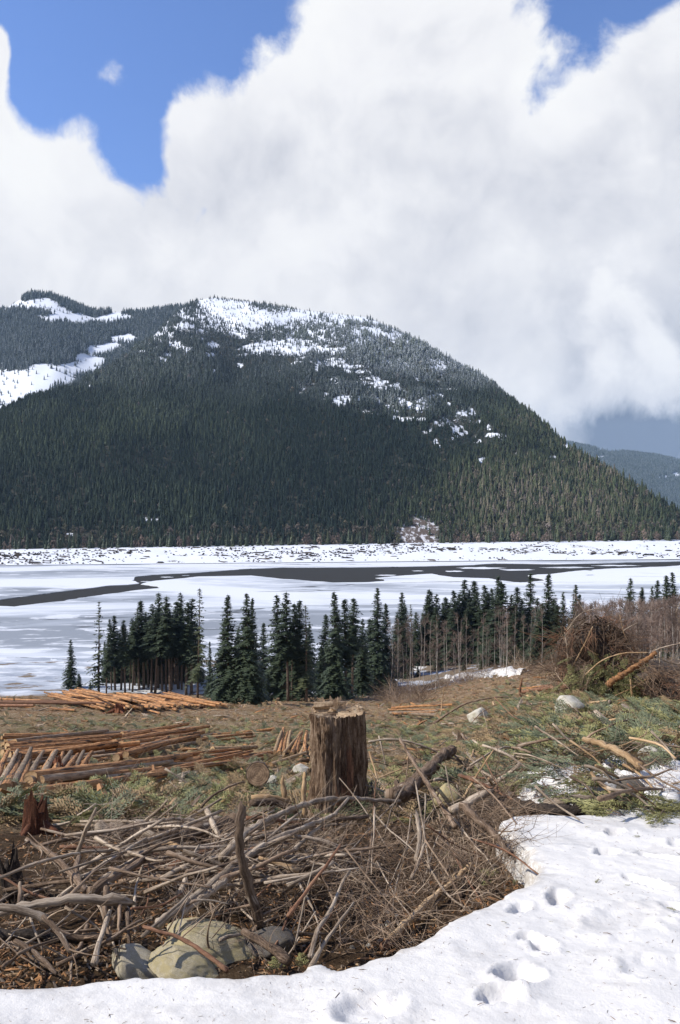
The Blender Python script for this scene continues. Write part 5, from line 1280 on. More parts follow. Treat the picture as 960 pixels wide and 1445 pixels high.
    y = hit(616, 1021); stick([(612, 1021, 0, y), (634, 1006, 0, y), (662, 992, 0, y), (700, 984, 0, y), (750, 983, 0, y), (792, 987, 0, y)], 16, 4, 'bark', 'long arching branch beside the pale rounded rock', 526, g, twigs=8, twig_len=.8)
    stick([(664, 1016, .15), (690, 1029, .12), (714, 1040, .1)], 16, 8, 'grey', 'bone-pale root piece below the rounded rock', 527, g)
    stick([(824, 1043, .35), (850, 1050, .32), (880, 1064, .28), (907, 1083, .2)], 6.5, 9, 'tan', 'pinkish slanting pole over the green boughs', 528, g, 'pole', twigs=5)
    y = hit(862, 985); stick([(858, 966, 0, y - 1), (890, 945, 0, y - .8), (926, 921, 0, y - .5)], 22, 15, 'log', 'peeling orange log propped on the brush pile', 529, g, 'fallen_log')
    stick([(736, 988, .0), (734, 974, 0, hit(736, 988)), (737, 958, 0, hit(736, 988))], 18, 8, 'red', 'orange upright stub in the clearing before the brush pile', 530, g, 'stake', broken=True)
    stick([(520, 1047, 0, 12.0), (555, 1043, 0, 12.0), (595, 1052, 0, 12.0), (625, 1066, 0, 12.0)], 4, 2.5, 'grey', 'pale thin branch arching right of the stump top', 531, g, twigs=7, twig_len=.7)
    stick([(552, 1124, 0, 9.0), (585, 1103, 0, 9.6), (622, 1072, 0, 10.6), (640, 1058, 0, 11.2)], 19, 13, 'bark', 'thick grizzled rotten log right of the stump', 532, g, 'fallen_log', twigs=4)
    stick([(636, 1146, 0, 7.2), (662, 1132, 0, 7.3), (692, 1117, 0, 7.4)], 10, 7, 'grey', 'splintered grey slab beside the yellow rock', 533, g, 'slab', broken=True)
    stick([(652, 1138, 0, 7.0), (690, 1170, 0, 6.5), (720, 1205, 0, 6.0)], 8, 4, 'bark', 'brown split limb sloping to the snow corner', 534, g, twigs=7)
    stick([(690, 1136, .10), (740, 1138, .08), (790, 1143, .08), (842, 1141, .1)], 13, 10, 'char', 'dark log lying along the upper snow edge', 535, g, 'fallen_log')
    stick([(770, 1134, .10), (800, 1130, .12), (835, 1129, .1)], 9, 8, 'grey', 'grey log half covered by the snow patch', 536, g, 'fallen_log')
    stick([(655, 1125, 0, 8.3), (672, 1095, 0, 8.4), (697, 1058, 0, 8.5)], 3.0, 1.6, 'tan', 'thin pale stick pointing up right of the yellow rock', 537, g)
    stick([(595, 1055, .25), (640, 1062, .3), (700, 1056, .35), (750, 1062, .3)], 5, 3, 'bark', 'thin branch lying across the boughs right of the stump', 538, g, twigs=6, twig_len=.6)
    stick([(640, 1035, .15), (655, 1052, .2), (668, 1070, .25), (680, 1088, .2)], 9, 6, 'grey', 'grey crooked limb in the middle of the right slash', 539, g, twigs=4)
    stick([(660, 1085, .2), (668, 1060, .3), (672, 1044, .35)], 4, 3, 'tan', 'short pale stick propped on the crooked limb', 540, g)
    stick([(60, 1300, 0, 4.5), (100, 1322, 0, 4.5), (150, 1322, 0, 4.5), (172, 1324, 0, 4.5)], 4.0, 3.0, 'bark', 'dark branch lying in the shaded hollow on the left', 541, g, twigs=4)
    stick([(-10, 1318, 0, 4.7), (60, 1322, 0, 4.75), (170, 1328, 0, 4.9)], 7, 6, 'char', 'dark log at the bottom of the shaded hollow', 542, g, 'fallen_log')
    stick([(60, 1293, 0, 4.4), (75, 1305, 0, 4.35), (92, 1330, 0, 4.2), (100, 1345, 0, 4.15)], 3.5, 2.5, 'bark', 'bent branch hanging into the shaded hollow', 543, g, twigs=3)
    stick([(150, 1252, 0, 5.0), (148, 1290, 0, 4.8), (157, 1335, 0, 4.6)], 3.4, 2.6, 'bark', 'knobbly root hanging beside the grey boulder', 544, g, twigs=3)
    stick([(255, 1225, 0, 5.5), (315, 1208, 0, 5.8), (380, 1200, 0, 6.1)], 4.2, 3.2, 'grey', 'birch-pale branch lying flat in the pile', 545, g, twigs=4)
    stick([(365, 1210, 0, 5.6), (392, 1219, 0, 5.6), (422, 1228, 0, 5.6)], 3.2, 4.0, 'tan', 'orange-tan broken stick in the dark of the pile', 546, g)
    stick([(412, 1178, 0, 6.2), (450, 1186, 0, 6.2), (484, 1198, 0, 6.2)], 3.6, 4.6, 'grey', 'sawn grey branch end pointing right below the stump', 547, g)
    stick([(400, 1172, 0, 6.9), (445, 1160, 0, 7.2), (520, 1152, 0, 7.6)], 5.5, 4.5, 'bark', 'brown pole at the foot of the stump', 548, g, twigs=4)
    stick([(292, 1145, 0, 7.6), (303, 1165, 0, 7.3), (312, 1185, 0, 7.0)], 6, 4, 'grey', 'short bleached forked limb behind the snag', 549, g, twigs=2)
    stick([(284, 1140, 0, 8.2), (303, 1120, 0, 8.4), (345, 1103, 0, 8.6)], 3, 2, 'bark', 'thin bent stick below the sawn log end', 550, g)
    stick([(355, 1133, 0, 9.0), (390, 1133, 0, 9.2), (420, 1146, 0, 9.2)], 9, 8, 'bark', 'dark pole behind the curved grey branch', 551, g)
    stick([(355, 1126, 0, 9.4), (380, 1124, 0, 9.4), (410, 1131, 0, 9.5)], 7, 5, 'tan', 'tan pole just left of the pale slabs', 552, g)
    stick([(588, 1215, 0, 6.0), (592, 1180, 0, 6.3), (588, 1150, 0, 6.6)], 3.6, 4.2, 'grey', 'short birch-white stick stuck upright in the brush', 553, g, broken=True)
    stick([(580, 1240, 0, 5.7), (592, 1215, 0, 5.9), (600, 1190, 0, 6.1)], 2.6, 2.2, 'grey', 'forked grey stick in the brush above the tan pole', 554, g, twigs=2)
    stick([(222, 1193, 0, 6.4), (240, 1190, 0, 6.4), (262, 1200, 0, 6.3)], 3.0, 5.0, 'tan', 'white splinter of wood on top of the pile', 555, g)
build_branches()
def build_dead_boughs():
    """needle-less boughs with all their side twigs, fanned over the dirt bank below the stump"""
    rng = np.random.default_rng(66)
    for k, (pts, lab) in enumerate([
        ([(612, 1142, .25), (590, 1175, .22), (565, 1215, .18), (545, 1262, .08)], 'pale bare bough fanning down from the dark slanting stick'),
        ([(618, 1145, .28), (628, 1180, .25), (648, 1215, .18), (655, 1240, .1)], 'pale bare bough drooping toward the tan pole'),
        ([(560, 1130, .3), (530, 1160, .25), (500, 1195, .2), (470, 1225, .1)], 'bare bough drooping left below the stump'),
        ([(650, 1150, .25), (685, 1175, .2), (715, 1200, .15), (738, 1226, .1)], 'brown bare bough fanned out to the snow corner'),
        ([(640, 1155, .25), (668, 1190, .2), (690, 1215, .12), (702, 1240, .06)], 'brown bare bough hanging beside the snow corner'),
        ([(500, 1150, .3), (480, 1190, .25), (468, 1240, .15), (470, 1290, .05)], 'thin bare bough hanging over the dirt bank'),
        ([(580, 1150, .3), (572, 1200, .22), (560, 1250, .12), (552, 1290, .04)], 'long bare bough hanging in the middle of the brush'),
        ([(440, 1210, .3), (462, 1250, .2), (478, 1300, .1), (482, 1340, .03)], 'grey bare bough reaching down to the snow'),
        ([(420, 1240, .25), (440, 1280, .15), (452, 1320, .06), (450, 1345, .02)], 'wiry bare bough above the snow edge'),
        ([(525, 1170, .25), (520, 1220, .2), (512, 1265, .1), (515, 1310, .03)], 'wiry bare bough left of the tan pole')]):
        stick(pts, 1.9, .6, 'twig' if k % 2 else 'grey', lab, 1200 + k, 'bare boughs below the stump', 'dead_bough', twigs=16, twig_len=.42)
build_dead_boughs()

def build_loose_sticks():
    """smaller loose sticks filling the pile"""
    rng = np.random.default_rng(71)
    zones = [  # u0,u1,v0,v1,count,lift range,ang mean (image, rad),ang spread,len px,thick cm,label
        (110, 470, 1156, 1245, 88, (.05, .50), -.28, .34, (70, 190), (1.3, 4.2), 'loose grey stick in the slash pile in front of the stump'),
        (0, 200, 1240, 1360, 30, (.02, .34), .10, .75, (50, 140), (.9, 2.8), 'loose stick in the shaded hollow at the lower left'),
        (200, 470, 1215, 1330, 40, (.02, .36), -.7, .65, (60, 140), (.8, 2.5), 'loose stick under the two parallel poles'),
        (490, 720, 1120, 1260, 40, (.03, .40), .95, .5, (60, 150), (.7, 2.0), 'loose stick in the brown brush below the stump'),
        (520, 720, 1040, 1120, 36, (.03, .45), .25, .7, (50, 130), (1.2, 4.0), 'loose stick in the slash right of the stump'),
        (640, 960, 1005, 1135, 52, (.08, .40), .25, .55, (50, 120), (1.5, 4.0), 'loose stick among the green boughs on the right'),
        (0, 430, 1085, 1170, 24, (.02, .10), .0, .35, (50, 130), (1.5, 4.5), 'loose stick on the ground beside the lower log row'),
        (420, 560, 1020, 1100, 14, (.02, .2), .1, .6, (40, 100), (1.5, 4.0), 'loose stick lying behind the big stump')]
    k = 0
    for (u0, u1, v0, v1, n, lf, am, asd, ln, th, lab) in zones:
        for i in range(n):
            u, v = rng.uniform(u0, u1), rng.uniform(v0, v1); a = rng.normal(am, asd); L = rng.uniform(*ln) * (1 if v > 1130 else .8)
            du, dv = math.cos(a) * L / 2, math.sin(a) * L / 2; l = rng.uniform(*lf); y = hit(u, v, l); dy = rng.normal(0, .12) * y * .5 - dv / 140 * y * .35
            W = np.array([at(u - du, v - dv, y - dy * .5), at(u + rng.normal(0, 5), v + rng.normal(0, 5), y), at(u + du, v + dv, y + dy * .5)])
            for q in (0, 1, 2):
                gz = float(G(W[q, 0], W[q, 1])); W[q, 2] = max(W[q, 2], gz + .01)
            base = W[0].copy(); r = rng.uniform(*th) / 200 * (1 if rng.uniform() < .8 else 1.5)
            mat = rng.choice(['grey', 'grey', 'grey', 'bark', 'twig', 'red', 'bark', 'tan' if v < 1130 else 'grey'])
            _, vv, f, uv = stick_mesh(W - base, r, r * rng.uniform(.35, .8), 600 + k, mat, 6, n=8); k += 1
            tag(link('stick', mesh('stick', vv, f, M[mat], True, uv), None, tuple(base)), lab, 'stick', 'loose sticks in the slash')
build_loose_sticks()

# fine dead twigs: nobody could count them
def twig_bunch(seed, n=9, fan=.5, curl=.3, L=1.0, r=.005):
    rng = np.random.default_rng(seed); V = []; Fc = []
    for i in range(n):
        d = np.array([1, rng.normal(0, fan), rng.normal(.05, fan * .6)]); d /= np.linalg.norm(d); l = L * rng.uniform(.4, 1.0); p = rng.normal(0, .16, 3); m = 5
        side = rng.normal(0, curl, 3); C = [p + d * l * t + side * l * t * t + rng.normal(0, .012, 3) for t in np.linspace(0, 1, m)]
        v, f, uv, _ = tube(C, np.linspace(r, r * .3, m), 3); k = sum(len(x) for x in V); V.append(v); Fc += [tuple(q + k for q in ff) for ff in f]
        for j in range(3):
            t = rng.uniform(.25, .9); b = C[int(t * (m - 1))]; e = d + rng.normal(0, .6, 3); l2 = l * rng.uniform(.12, .35)
            v, f, uv, _ = tube([b, b + e * l2 * .5, b + e * l2 + rng.normal(0, .02, 3)], [r * .5, r * .4, r * .2], 3); k = sum(len(x) for x in V); V.append(v); Fc += [tuple(q + k for q in ff) for ff in f]
    V = np.concatenate(V); return V, np.array(Fc)
def sprig_geo(seed, n=11, L=1.0, wid=.34, needle=.20, droop=.12):
    """flat spray of evergreen foliage, stem along +x, unit length"""
    rng = np.random.default_rng(seed); V = []; Fc = []
    def leaf(p, d, s, l, w):
        k = len(V); V.extend([tuple(p - s * w), tuple(p + d * l * .55 - s * w * .9 + np.array([0, 0, .02])), tuple(p + d * l), tuple(p + d * l * .5 + s * w)]); Fc.append((k, k + 1, k + 2, k + 3))
    for i in range(n):
        t = (i + .5) / n; c = np.array([t * L, .05 * math.sin(t * 5 + seed), -droop * t * t])
        ln = wid * (1 - .65 * t) * rng.uniform(.7, 1.2) + .05
        for sg in (-1, 1):
            d = np.array([.75, sg * .75, rng.uniform(-.3, .12)]); d /= np.linalg.norm(d); s = np.array([-d[1], d[0], 0])
            m = max(2, int(ln / .085))
            for q in range(m):
                pp = c + d * ln * (q + .3) / m
                for s2 in (-1, 1):
                    dd = d * .8 + s * s2 * .65 + np.array([0, 0, rng.uniform(-.25, .25)]); leaf(pp, dd / np.linalg.norm(dd), np.array([-dd[1], dd[0], 0]), needle * rng.uniform(.6, 1.15), .018)
            leaf(c + d * ln * .8, d, s, needle, .02)
    leaf(np.array([L * .95, 0, -droop]), np.array([1, 0, -.1]), np.array([0, 1, 0]), needle, .02)
    return np.array(V), np.array(Fc)
SPRIG = {}
for mname in ('bough', 'bough_blue', 'bough_dry'):
    SPRIG[mname] = []
    for k in range(3):
        v, f = sprig_geo(700 + k, 9 + k, 1.0, .30 + .05 * k, .17); SPRIG[mname].append(mesh('foliage', v, f, M[mname]))
TB = []
for k in range(5):
    v, f = twig_bunch(720 + k, 9, [.45, .7, 1.0, .6, .9][k], [.25, .45, .6, .55, .3][k]); TB.append(proto('twig_bunch_source', mesh('twig_bunch', v, f, M['twig'])))
TBG = []
for k in range(2):
    v, f = twig_bunch(740 + k, 7, .6, .4); TBG.append(proto('grey_twig_source', mesh('grey_twig', v, f, M['grey'])))

def build_litter():
    rng = np.random.default_rng(81)
    pr = list(TB) + TBG                                                          # 0-4 brown twigs, 5-6 grey twigs
    P, R_, Sx, I = [], [], [], []
    def zone(u0, u1, v0, v1, n, lf, sc, ids, rz=(0, math.pi), tilt=.35, shape=None):
        for i in range(n):
            u, v = rng.uniform(u0, u1), rng.uniform(v0, v1)
            if shape is not None and not shape(u, v): continue
            l = rng.uniform(*lf); y = hit(u, v, l); c = at(u, v, y); P.append(c)
            R_.append((rng.normal(0, tilt), rng.normal(.1, tilt), rng.normal(*rz))); s = rng.uniform(*sc); Sx.append((s, s, s)); I.append(int(rng.choice(ids)))
    inpile = lambda u, v: v < np.interp(u, [0, 150, 345, 480, 600, 750, 760], [1385, 1362, 1372, 1350, 1305, 1228, 1150])
    zone(100, 480, 1165, 1255, 90, (.02, .34), (.35, .85), [0, 1, 2, 5, 6, 3], (0, .7), .3)
    zone(0, 480, 1230, 1345, 60, (.0, .22), (.18, .45), [0, 1, 2, 3, 4], (0, 1.6), .5, inpile)
    zone(480, 740, 1140, 1330, 150, (.0, .22), (.25, .60), [0, 1, 2, 3, 4, 4, 2], (-1.0, 1.1), .5, inpile)
    zone(600, 735, 1140, 1215, 50, (.05, .25), (.30, .55), [0, 3, 4], (-.75, .35), .45, inpile)
    zone(500, 720, 1035, 1140, 120, (.0, .35), (.35, .8), [0, 1, 2, 3, 5], (0, 1.4), .35)
    zone(640, 960, 1000, 1140, 110, (.0, .15), (.35, .8), [0, 1, 2, 3], (0, 1.4), .3)
    zone(0, 640, 1010, 1160, 110, (.0, .06), (.35, .9), [0, 1, 5, 6], (0, 1.6), .15)
    for i in range(620):                                                         # brushy undergrowth along the foot of the tree row
        u = rng.uniform(540, 860); y = rng.uniform(96, 160)
        if 615 < u < 745 and y < 128: continue
        x = (u - U0) / F * y; P.append((x, y, float(G(x, y)))); R_.append((rng.normal(0, .3), -rng.uniform(.5, 1.4), rng.uniform(0, 6.28))); s = rng.uniform(1.6, 3.4); Sx.append((s, s * 2, s * 1.2)); I.append(int(rng.integers(0, 5)))
    scatter('twig_tangle', P, R_, Sx, I, pr, None, 'tangle of fine dead twigs in the slash pile', 'twigs')
    # mat of chips, needles, leaves and small sprigs over the clearing
    chips = []
    for k, mn in enumerate(['tan', 'log', 'bark', 'leaf', 'grey']):
        r2 = np.random.default_rng(760 + k); v, f, uv, c = tube([(-.5, 0, 0), (0, .05, .06), (.5, 0, .02)], [.07, .13, .05], 4, rough=.3, rng=r2, flat=1.6); chips.append(proto('wood_chip_source', mesh('wood_chip', v, f + c, M[mn], False, uv)))
    sp = [proto('sprig_source', SPRIG['bough'][0]), proto('sprig_source', SPRIG['bough_blue'][1]), proto('sprig_source', SPRIG['bough_dry'][2])]
    # clearing: density follows what the eye can tell apart
    n = 26000; y = np.exp(rng.uniform(math.log(9.5), math.log(150), n)); s = rng.uniform(-.56, .50, n); x = s * y
    z = G(x, y); grn = fbm2(x * .10 + 7, y * .10, 3, 90) + .5 * fbm2(x * .5, y * .5, 2, 92)
    typ = rng.uniform(0, 1, n); far = smooth(y, 42, 75)
    idx = np.where(typ < np.clip(.34 + .6 * grn, .10, .80) * (1 - .72 * far), rng.integers(5, 7, n), np.where(typ < .90, rng.choice([0, 0, 1, 2, 2, 3, 4, 4, 7, 7], n), 7))
    s0 = np.where(idx >= 5, rng.uniform(.25, .60, n), rng.uniform(.10, .45, n)) * (1 + .55 * smooth(y, 25, 120))
    s0 = np.where((idx < 5) & (rng.uniform(0, 1, n) < .07), s0 * 2.6, s0)
    P = np.stack([x, y, z + .03], -1); R_ = np.stack([rng.normal(0, .25, n), rng.normal(-.12, .25, n), rng.uniform(0, 6.28, n)], -1)
    thin = np.where(idx < 5, .5, 1.0); sc = np.stack([s0, s0 * thin, s0 * thin], -1)
    scatter('slash_litter', P, R_, sc, idx, chips + sp, None, 'green and brown litter of boughs and chips over the clearing', 'litter')
    # dirt bank at the snow edge: chips and dead leaves
    P, sc, I = [], [], []
    for i in range(10500):
        u, v = rng.uniform(-10, 770), rng.uniform(1160, 1412)
        if not inpile(u, v - 26): continue
        y = hit(u, v); c = at(u, v, y); P.append(c + np.array([0, 0, .008])); s = rng.uniform(.012, .06) * (1.8 if rng.uniform() < .06 else 1); sc.append((s, s * .7, s * .6)); I.append(int(rng.choice([0, 1, 2, 2, 3, 3, 3, 4])))
    n = len(P)
    scatter('bark_litter', P, np.stack([rng.normal(0, .4, n), rng.normal(0, .4, n), rng.uniform(0, 6.28, n)], -1), sc, I, chips, None, 'bark crumbs and dead leaves on the dirt bank', 'litter')
build_litter()

# ------------------------------------------------------------------ evergreen boughs lying on the right
def bough_thing(p, L, rz, tilt, mat, k, label, group):
    o = link('bough', None, None, tuple(p), (rng_b.normal(0, .25), tilt, rz), (L, L, L))
    link('foliage', SPRIG[mat][k % 3], o); link('stem', STEM[k % 3], o)
    return tag(o, label, 'bough', group)
STEM = []
for k in range(3):
    v, f, uv, c = tube([(-.35, 0, .03), (.0, .0, .02), (.4, .05 * math.sin(2 + k), -.02), (.95, 0, -.10)], [.016, .013, .009, .004], 5); STEM.append(mesh('stem', v, f + c, M['bark'], True, uv))
rng_b = np.random.default_rng(91)
def build_boughs():
    rng = rng_b
    def blob_zone(u0, u1, v0, v1, n, mats, label, lift=(.03, .25), Ls=(.4, .8), group='evergreen boughs on the ground'):
        for i in range(n):
            u, v = rng.uniform(u0, u1), rng.uniform(v0, v1); l = rng.uniform(*lift); y = hit(u, v, l)
            bough_thing(at(u, v, y), rng.uniform(*Ls), rng.uniform(0, 6.28), rng.uniform(-.15, .25), str(rng.choice(mats)), int(rng.integers(0, 3)), label, group)
    blob_zone(745, 830, 1010, 1040, 16, ['bough_blue'], 'dark blue-green fir bough in the clump below the big pale rock', (.05, .25), (.35, .6))
    blob_zone(730, 900, 1050, 1090, 30, ['bough', 'bough_blue', 'bough_dry'], 'green bough on the ground around the slanting pole', (.03, .2), (.25, .5))
    blob_zone(715, 860, 1085, 1125, 30, ['bough', 'bough_blue'], 'green bough lying over the melting snow patch', (.08, .2), (.22, .45))
    blob_zone(848, 950, 1118, 1150, 26, ['bough'], 'bright green cedar bough at the upper edge of the snow bank', (.08, .2), (.22, .40))
    blob_zone(860, 960, 1030, 1075, 22, ['bough', 'bough_blue'], 'green bough near the snow patches at the right edge', (.05, .2), (.22, .5))
    blob_zone(630, 760, 1025, 1075, 30, ['bough', 'bough_dry', 'bough_dry'], 'green bough in the slash between stump and big rock', (.03, .2), (.25, .55))
    blob_zone(520, 600, 1015, 1045, 14, ['bough'], 'bright green bough behind the big stump', (.03, .2), (.4, .8))
    blob_zone(0, 430, 1105, 1165, 52, ['bough', 'bough', 'bough_dry'], 'green bough on the grass left of the stump', (.01, .06), (.2, .4))
    blob_zone(300, 370, 1080, 1105, 12, ['bough'], 'bright green bough before the torn pale slab', (.02, .15), (.4, .7))
    blob_zone(640, 745, 1195, 1255, 14, ['bough'], 'low mossy sprig on the dirt bank at the snow corner', (.0, .03), (.08, .18))
    blob_zone(390, 425, 1346, 1358, 5, ['bough'], 'mossy green sprig by the snow below the grey stub', (.0, .04), (.08, .16))
    blob_zone(715, 870, 985, 1010, 18, ['bough', 'bough_dry'], 'green bough around the big pale rock', (.03, .2), (.5, .9))
    for (u, v, s) in [(730 * 1, 1243, .05), (716, 1306, .03), (895, 1186, .05), (845, 1242, .05), (958, 1212, .07), (955, 1295, .05), (832, 1171, .04), (880, 1167, .04)]:
        p2 = snow_pt(u, v); bough_thing((p2[0], p2[1], float(S0(p2[0], p2[1])) + .012), s, rng.uniform(0, 6), 0, 'bough', 0, 'tiny green sprig dropped on the snow bank', 'sprigs on the snow')
build_boughs()

# ------------------------------------------------------------------ the brush pile on the right
def build_brush_pile():
    rng = np.random.default_rng(101)
    c = on_ground(840, 985); Y = c[1] + 1.6; c = np.array([(842 - U0) / F * Y, Y, float(G((842 - U0) / F * Y, Y))])
    px = Y / F                                                            # metres per photograph pixel at the pile
    o = link('brush_pile', None, None, tuple(c))
    # earth and root mass inside
    me = rock_mesh(111, 6, .35, 4); me.materials.append(M['char'])
    link('root_mass', me, o, (0, .3, 38 * px), (0, 0, 0), (46 * px, 40 * px, 76 * px))
    def bunch(nm, n, u_, z_, sc, mat, fan, curl, aim, r=.010):
        V = []; Fc = []; k = 0
        for i in range(n):
            v, f = twig_bunch(800 + i * 3 + len(nm) * 100, 14, fan, curl, 1.0, r); s = rng.uniform(*sc) * px
            p = np.array([rng.uniform(*u_) * px, rng.normal(-.1, .7), rng.uniform(*z_) * px])
            d = np.array(aim(p[0] / px, p[2] / px)) + rng.normal(0, .35, 3); q = Vector(d).to_track_quat('X', 'Z').to_matrix()
            v = (np.array(q) @ (v * s).T).T + p; V.append(v); Fc.append(f + k); k += len(v)
        link(nm, mesh(nm, np.concatenate(V), np.concatenate(Fc), M[mat]), o)
    bunch('dry_brush', 26, (-50, 42), (10, 105), (22, 46), 'twig', .45, .45, lambda x, z: (-.9 if x < -5 else .7, -.3, .35 - (z < 40) * .7))
    bunch('red_brush', 44, (-48, 46), (20, 108), (22, 42), 'red', .5, .5, lambda x, z: (.6 if x > 0 else -.6, -.3, -.5))
    bunch('grey_brush', 10, (-62, -10), (20, 100), (25, 50), 'grey', .4, .5, lambda x, z: (.5, -.1, .75))
    bunch('hanging_brush', 10, (-62, -20), (5, 55), (25, 46), 'twig', .5, .4, lambda x, z: (-.8, -.2, -.45))
    V = []; Fc = []; kk = 0                                              # stems bent over the heap like a haystack
    for i in range(150):
        a = rng.uniform(0, 6.28); top = np.array([rng.normal(0, 9), rng.normal(0, 8), rng.uniform(92, 112)]) * px; foot = np.array([math.cos(a) * rng.uniform(44, 62), math.sin(a) * 44, rng.uniform(4, 40)]) * px
        mid = top * .45 + foot * .55 + np.array([math.cos(a) * 10, math.sin(a) * 10, 20]) * px + rng.normal(0, 4, 3) * px
        s0, s1 = sorted(rng.uniform(0, 1, 2)); C = resample([top, mid, foot], 9); C = C[int(s0 * 4):max(int(s0 * 4) + 3, 5 + int(s1 * 4))] + rng.normal(0, .05, 3)
        v, f, uv, _ = tube(C, np.linspace(.035, .012, len(C)) * rng.uniform(.4, 1.0), 4, rough=.15, rng=rng); V.append(v); Fc += [tuple(q + kk for q in ff) for ff in f]; kk += len(v)
    link('bent_stems', mesh('bent_stems', np.concatenate(V), Fc, M['bark'], True), o)
    for k in range(9):                                                    # long roots standing out of the top
        a = rng.uniform(-.9, .9); p = np.array([rng.uniform(-35, 35) * px, rng.normal(0, .3), rng.uniform(60, 105) * px]); d = np.array([math.sin(a), rng.normal(0, .2), math.cos(a)]); L = rng.uniform(14, 30) * px
        _, v, f, uv = stick_mesh([p, p + d * L * .5 + rng.normal(0, .1, 3), p + d * L + np.array([math.sin(a) * .5, 0, -.1])], .03, .008, 850 + k, 'grey', 5)
        link('root', mesh('root', v, f, M['grey'], True, uv), o)
    tag(o, 'tall upended brush pile with tangled dead roots on the right', 'brush pile')
    # second, lower heap at the right edge
    Y2 = Y - 2.0; c2 = np.array([(945 - U0) / F * Y2, Y2, float(G((945 - U0) / F * Y2, Y2))]); px = Y2 / F
    o = link('brush_pile', None, None, tuple(c2))
    me = rock_mesh(112, 6, .35, 4); me.materials.append(M['char']); link('root_mass', me, o, (10 * px, .6, 14 * px), (0, 0, 0), (55 * px, 45 * px, 44 * px))
    bunch('dry_brush', 20, (-45, 60), (5, 58), (25, 45), 'twig', .5, .45, lambda x, z: (-.8, -.2, .1))
    bunch('grey_brush', 9, (-40, 60), (10, 60), (20, 42), 'grey', .45, .5, lambda x, z: (.8, -.2, .5))
    bunch('red_brush', 10, (-50, 70), (0, 40), (25, 45), 'red', .5, .4, lambda x, z: (.7, -.4, -.3))
    tag(o, 'lower heap of dead brush cut by the right edge', 'brush pile')
    # green boughs thrown over the front
    px = Y / F
    for i in range(70):
        u = rng.uniform(806, 905); v = rng.uniform(920, 988) + (u - 850) * .12; yy = Y - 1.1 - (v - 920) / 68 * .8; p = at(u, v, yy)
        bough_thing(p, rng.uniform(.45, 1.0), rng.uniform(2.2, 5.5), rng.uniform(.2, .9), 'bough', i, 'green cedar bough thrown over the front of the brush pile', 'boughs on the brush pile')
    g = 'branches on the brush pile'
    f = lambda *a: [(u, v, 0, Y - dy) for (u, v, dy) in a]
    stick(f((803, 968, 1.0), (801, 920, 1.1), (797, 892, 1.0)), 5, 3, 'grey', 'grey stem standing at the left flank of the brush pile', 901, g, twigs=6, twig_len=.8)
    stick(f((806, 945, 1.0), (822, 915, 1.2), (837, 884, 1.2)), 6, 4, 'tan', 'tan stick leaning against the brush pile', 902, g)
    stick(f((800, 890, .8), (820, 866, .9), (848, 860, .9), (868, 872, .7)), 4, 2.5, 'grey', 'arched grey root over the top of the brush pile', 903, g, twigs=10, twig_len=.9)
    stick(f((826, 864, .5), (818, 852, .5), (812, 838, .5)), 4, 2, 'grey', 'bare root pointing up from the top of the brush pile', 904, g, twigs=3)
    stick(f((889, 910, .6), (880, 892, .6), (875, 868, .6)), 4, 2.5, 'tan', 'lone pale stick standing up right of the brush pile top', 905, g)
    stick(f((826, 952, 1.6), (850, 932, 1.8), (880, 922, 1.9), (915, 921, 1.9)), 4, 5, 'tan', 'long bowed branch across the green boughs', 906, g, twigs=4, twig_len=.6)
    stick(f((915, 922, 1.9), (935, 914, 1.8), (965, 906, 1.8)), 5, 4, 'grey', 'pale limb running from the bowed branch to the right edge', 907, g, twigs=5, twig_len=.8)
    stick(f((862, 985, 1.9), (890, 972, 2.0), (918, 955, 2.1)), 5, 4, 'tan', 'orange-tan branch low across the front of the pile', 908, g)
    stick(f((893, 985, 2.1), (891, 972, 2.1), (890, 957, 2.1)), 8, 6, 'tan', 'torn pale stake at the foot of the brush pile', 909, g, 'stake', broken=True)
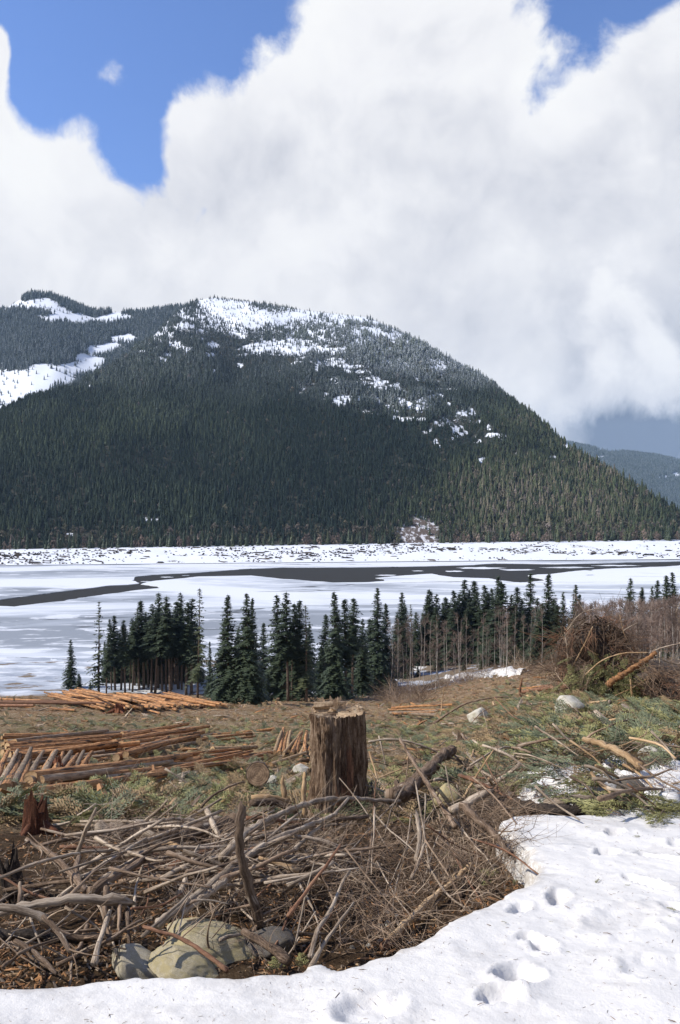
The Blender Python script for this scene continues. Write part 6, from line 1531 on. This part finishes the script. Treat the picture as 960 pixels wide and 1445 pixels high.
    stick(f((918, 963, 2.2), (930, 943, 2.2), (931, 920, 2.2)), 5, 4, 'grey', 'grey limb standing beside the torn stake', 910, g, twigs=4)
    stick(f((925, 925, 2.2), (945, 935, 2.2), (965, 938, 2.2)), 6, 5, 'grey', 'pale stick on the lower heap at the right edge', 911, g, twigs=3)
    stick(f((920, 968, 2.3), (940, 980, 2.4), (965, 994, 2.4)), 4, 3, 'grey', 'thin grey stick sloping down the lower heap', 912, g, twigs=3)
    stick(f((946, 985, 2.4), (955, 970, 2.4), (966, 958, 2.4)), 5, 4, 'red', 'reddish stick on the lower heap at the right edge', 913, g)
    stick(f((960, 880, 1.), (954, 866, 1.), (960, 852, 1.), (968, 846, 1.)), 3, 2, 'grey', 'curled root looping up at the right edge', 914, g, twigs=2)
    stick([(780, 992, 0, Y - 3), (830, 985, 0, Y - 3), (880, 988, 0, Y - 3)], 7, 5, 'tan', 'long pale pole on the ground before the brush pile', 915, g, 'pole')
    stick(f((810, 975, 1.6), (802, 985, 1.9), (797, 992, 2.0)), 9, 5, 'red', 'torn brown root stub at the left foot of the pile', 916, g, broken=True)
build_brush_pile()

# ------------------------------------------------------------------ the air over the lake
def build_haze():
    x0, x1, y0, y1, z0, z1 = -6200, 6200, -60, 7200, -60, 900
    v = [(x, y, z) for x in (x0, x1) for y in (y0, y1) for z in (z0, z1)]
    f = [(0, 1, 3, 2), (4, 6, 7, 5), (0, 4, 5, 1), (2, 3, 7, 6), (0, 2, 6, 4), (1, 5, 7, 3)]
    m = bpy.data.materials.new('haze'); m.use_nodes = True; t = m.node_tree; t.nodes.clear()
    o = t.nodes.new('ShaderNodeOutputMaterial'); p = t.nodes.new('ShaderNodeVolumePrincipled')
    p.inputs['Color'].default_value = (0.50, 0.72, 1.0, 1); p.inputs['Density'].default_value = 0.000052; p.inputs['Anisotropy'].default_value = 0.0
    t.links.new(p.outputs[0], o.inputs['Volume'])
    ob = link('haze', mesh('haze', v, f, m)); tag(ob, 'thin blue haze over the valley', None, None, 'stuff')
build_haze()
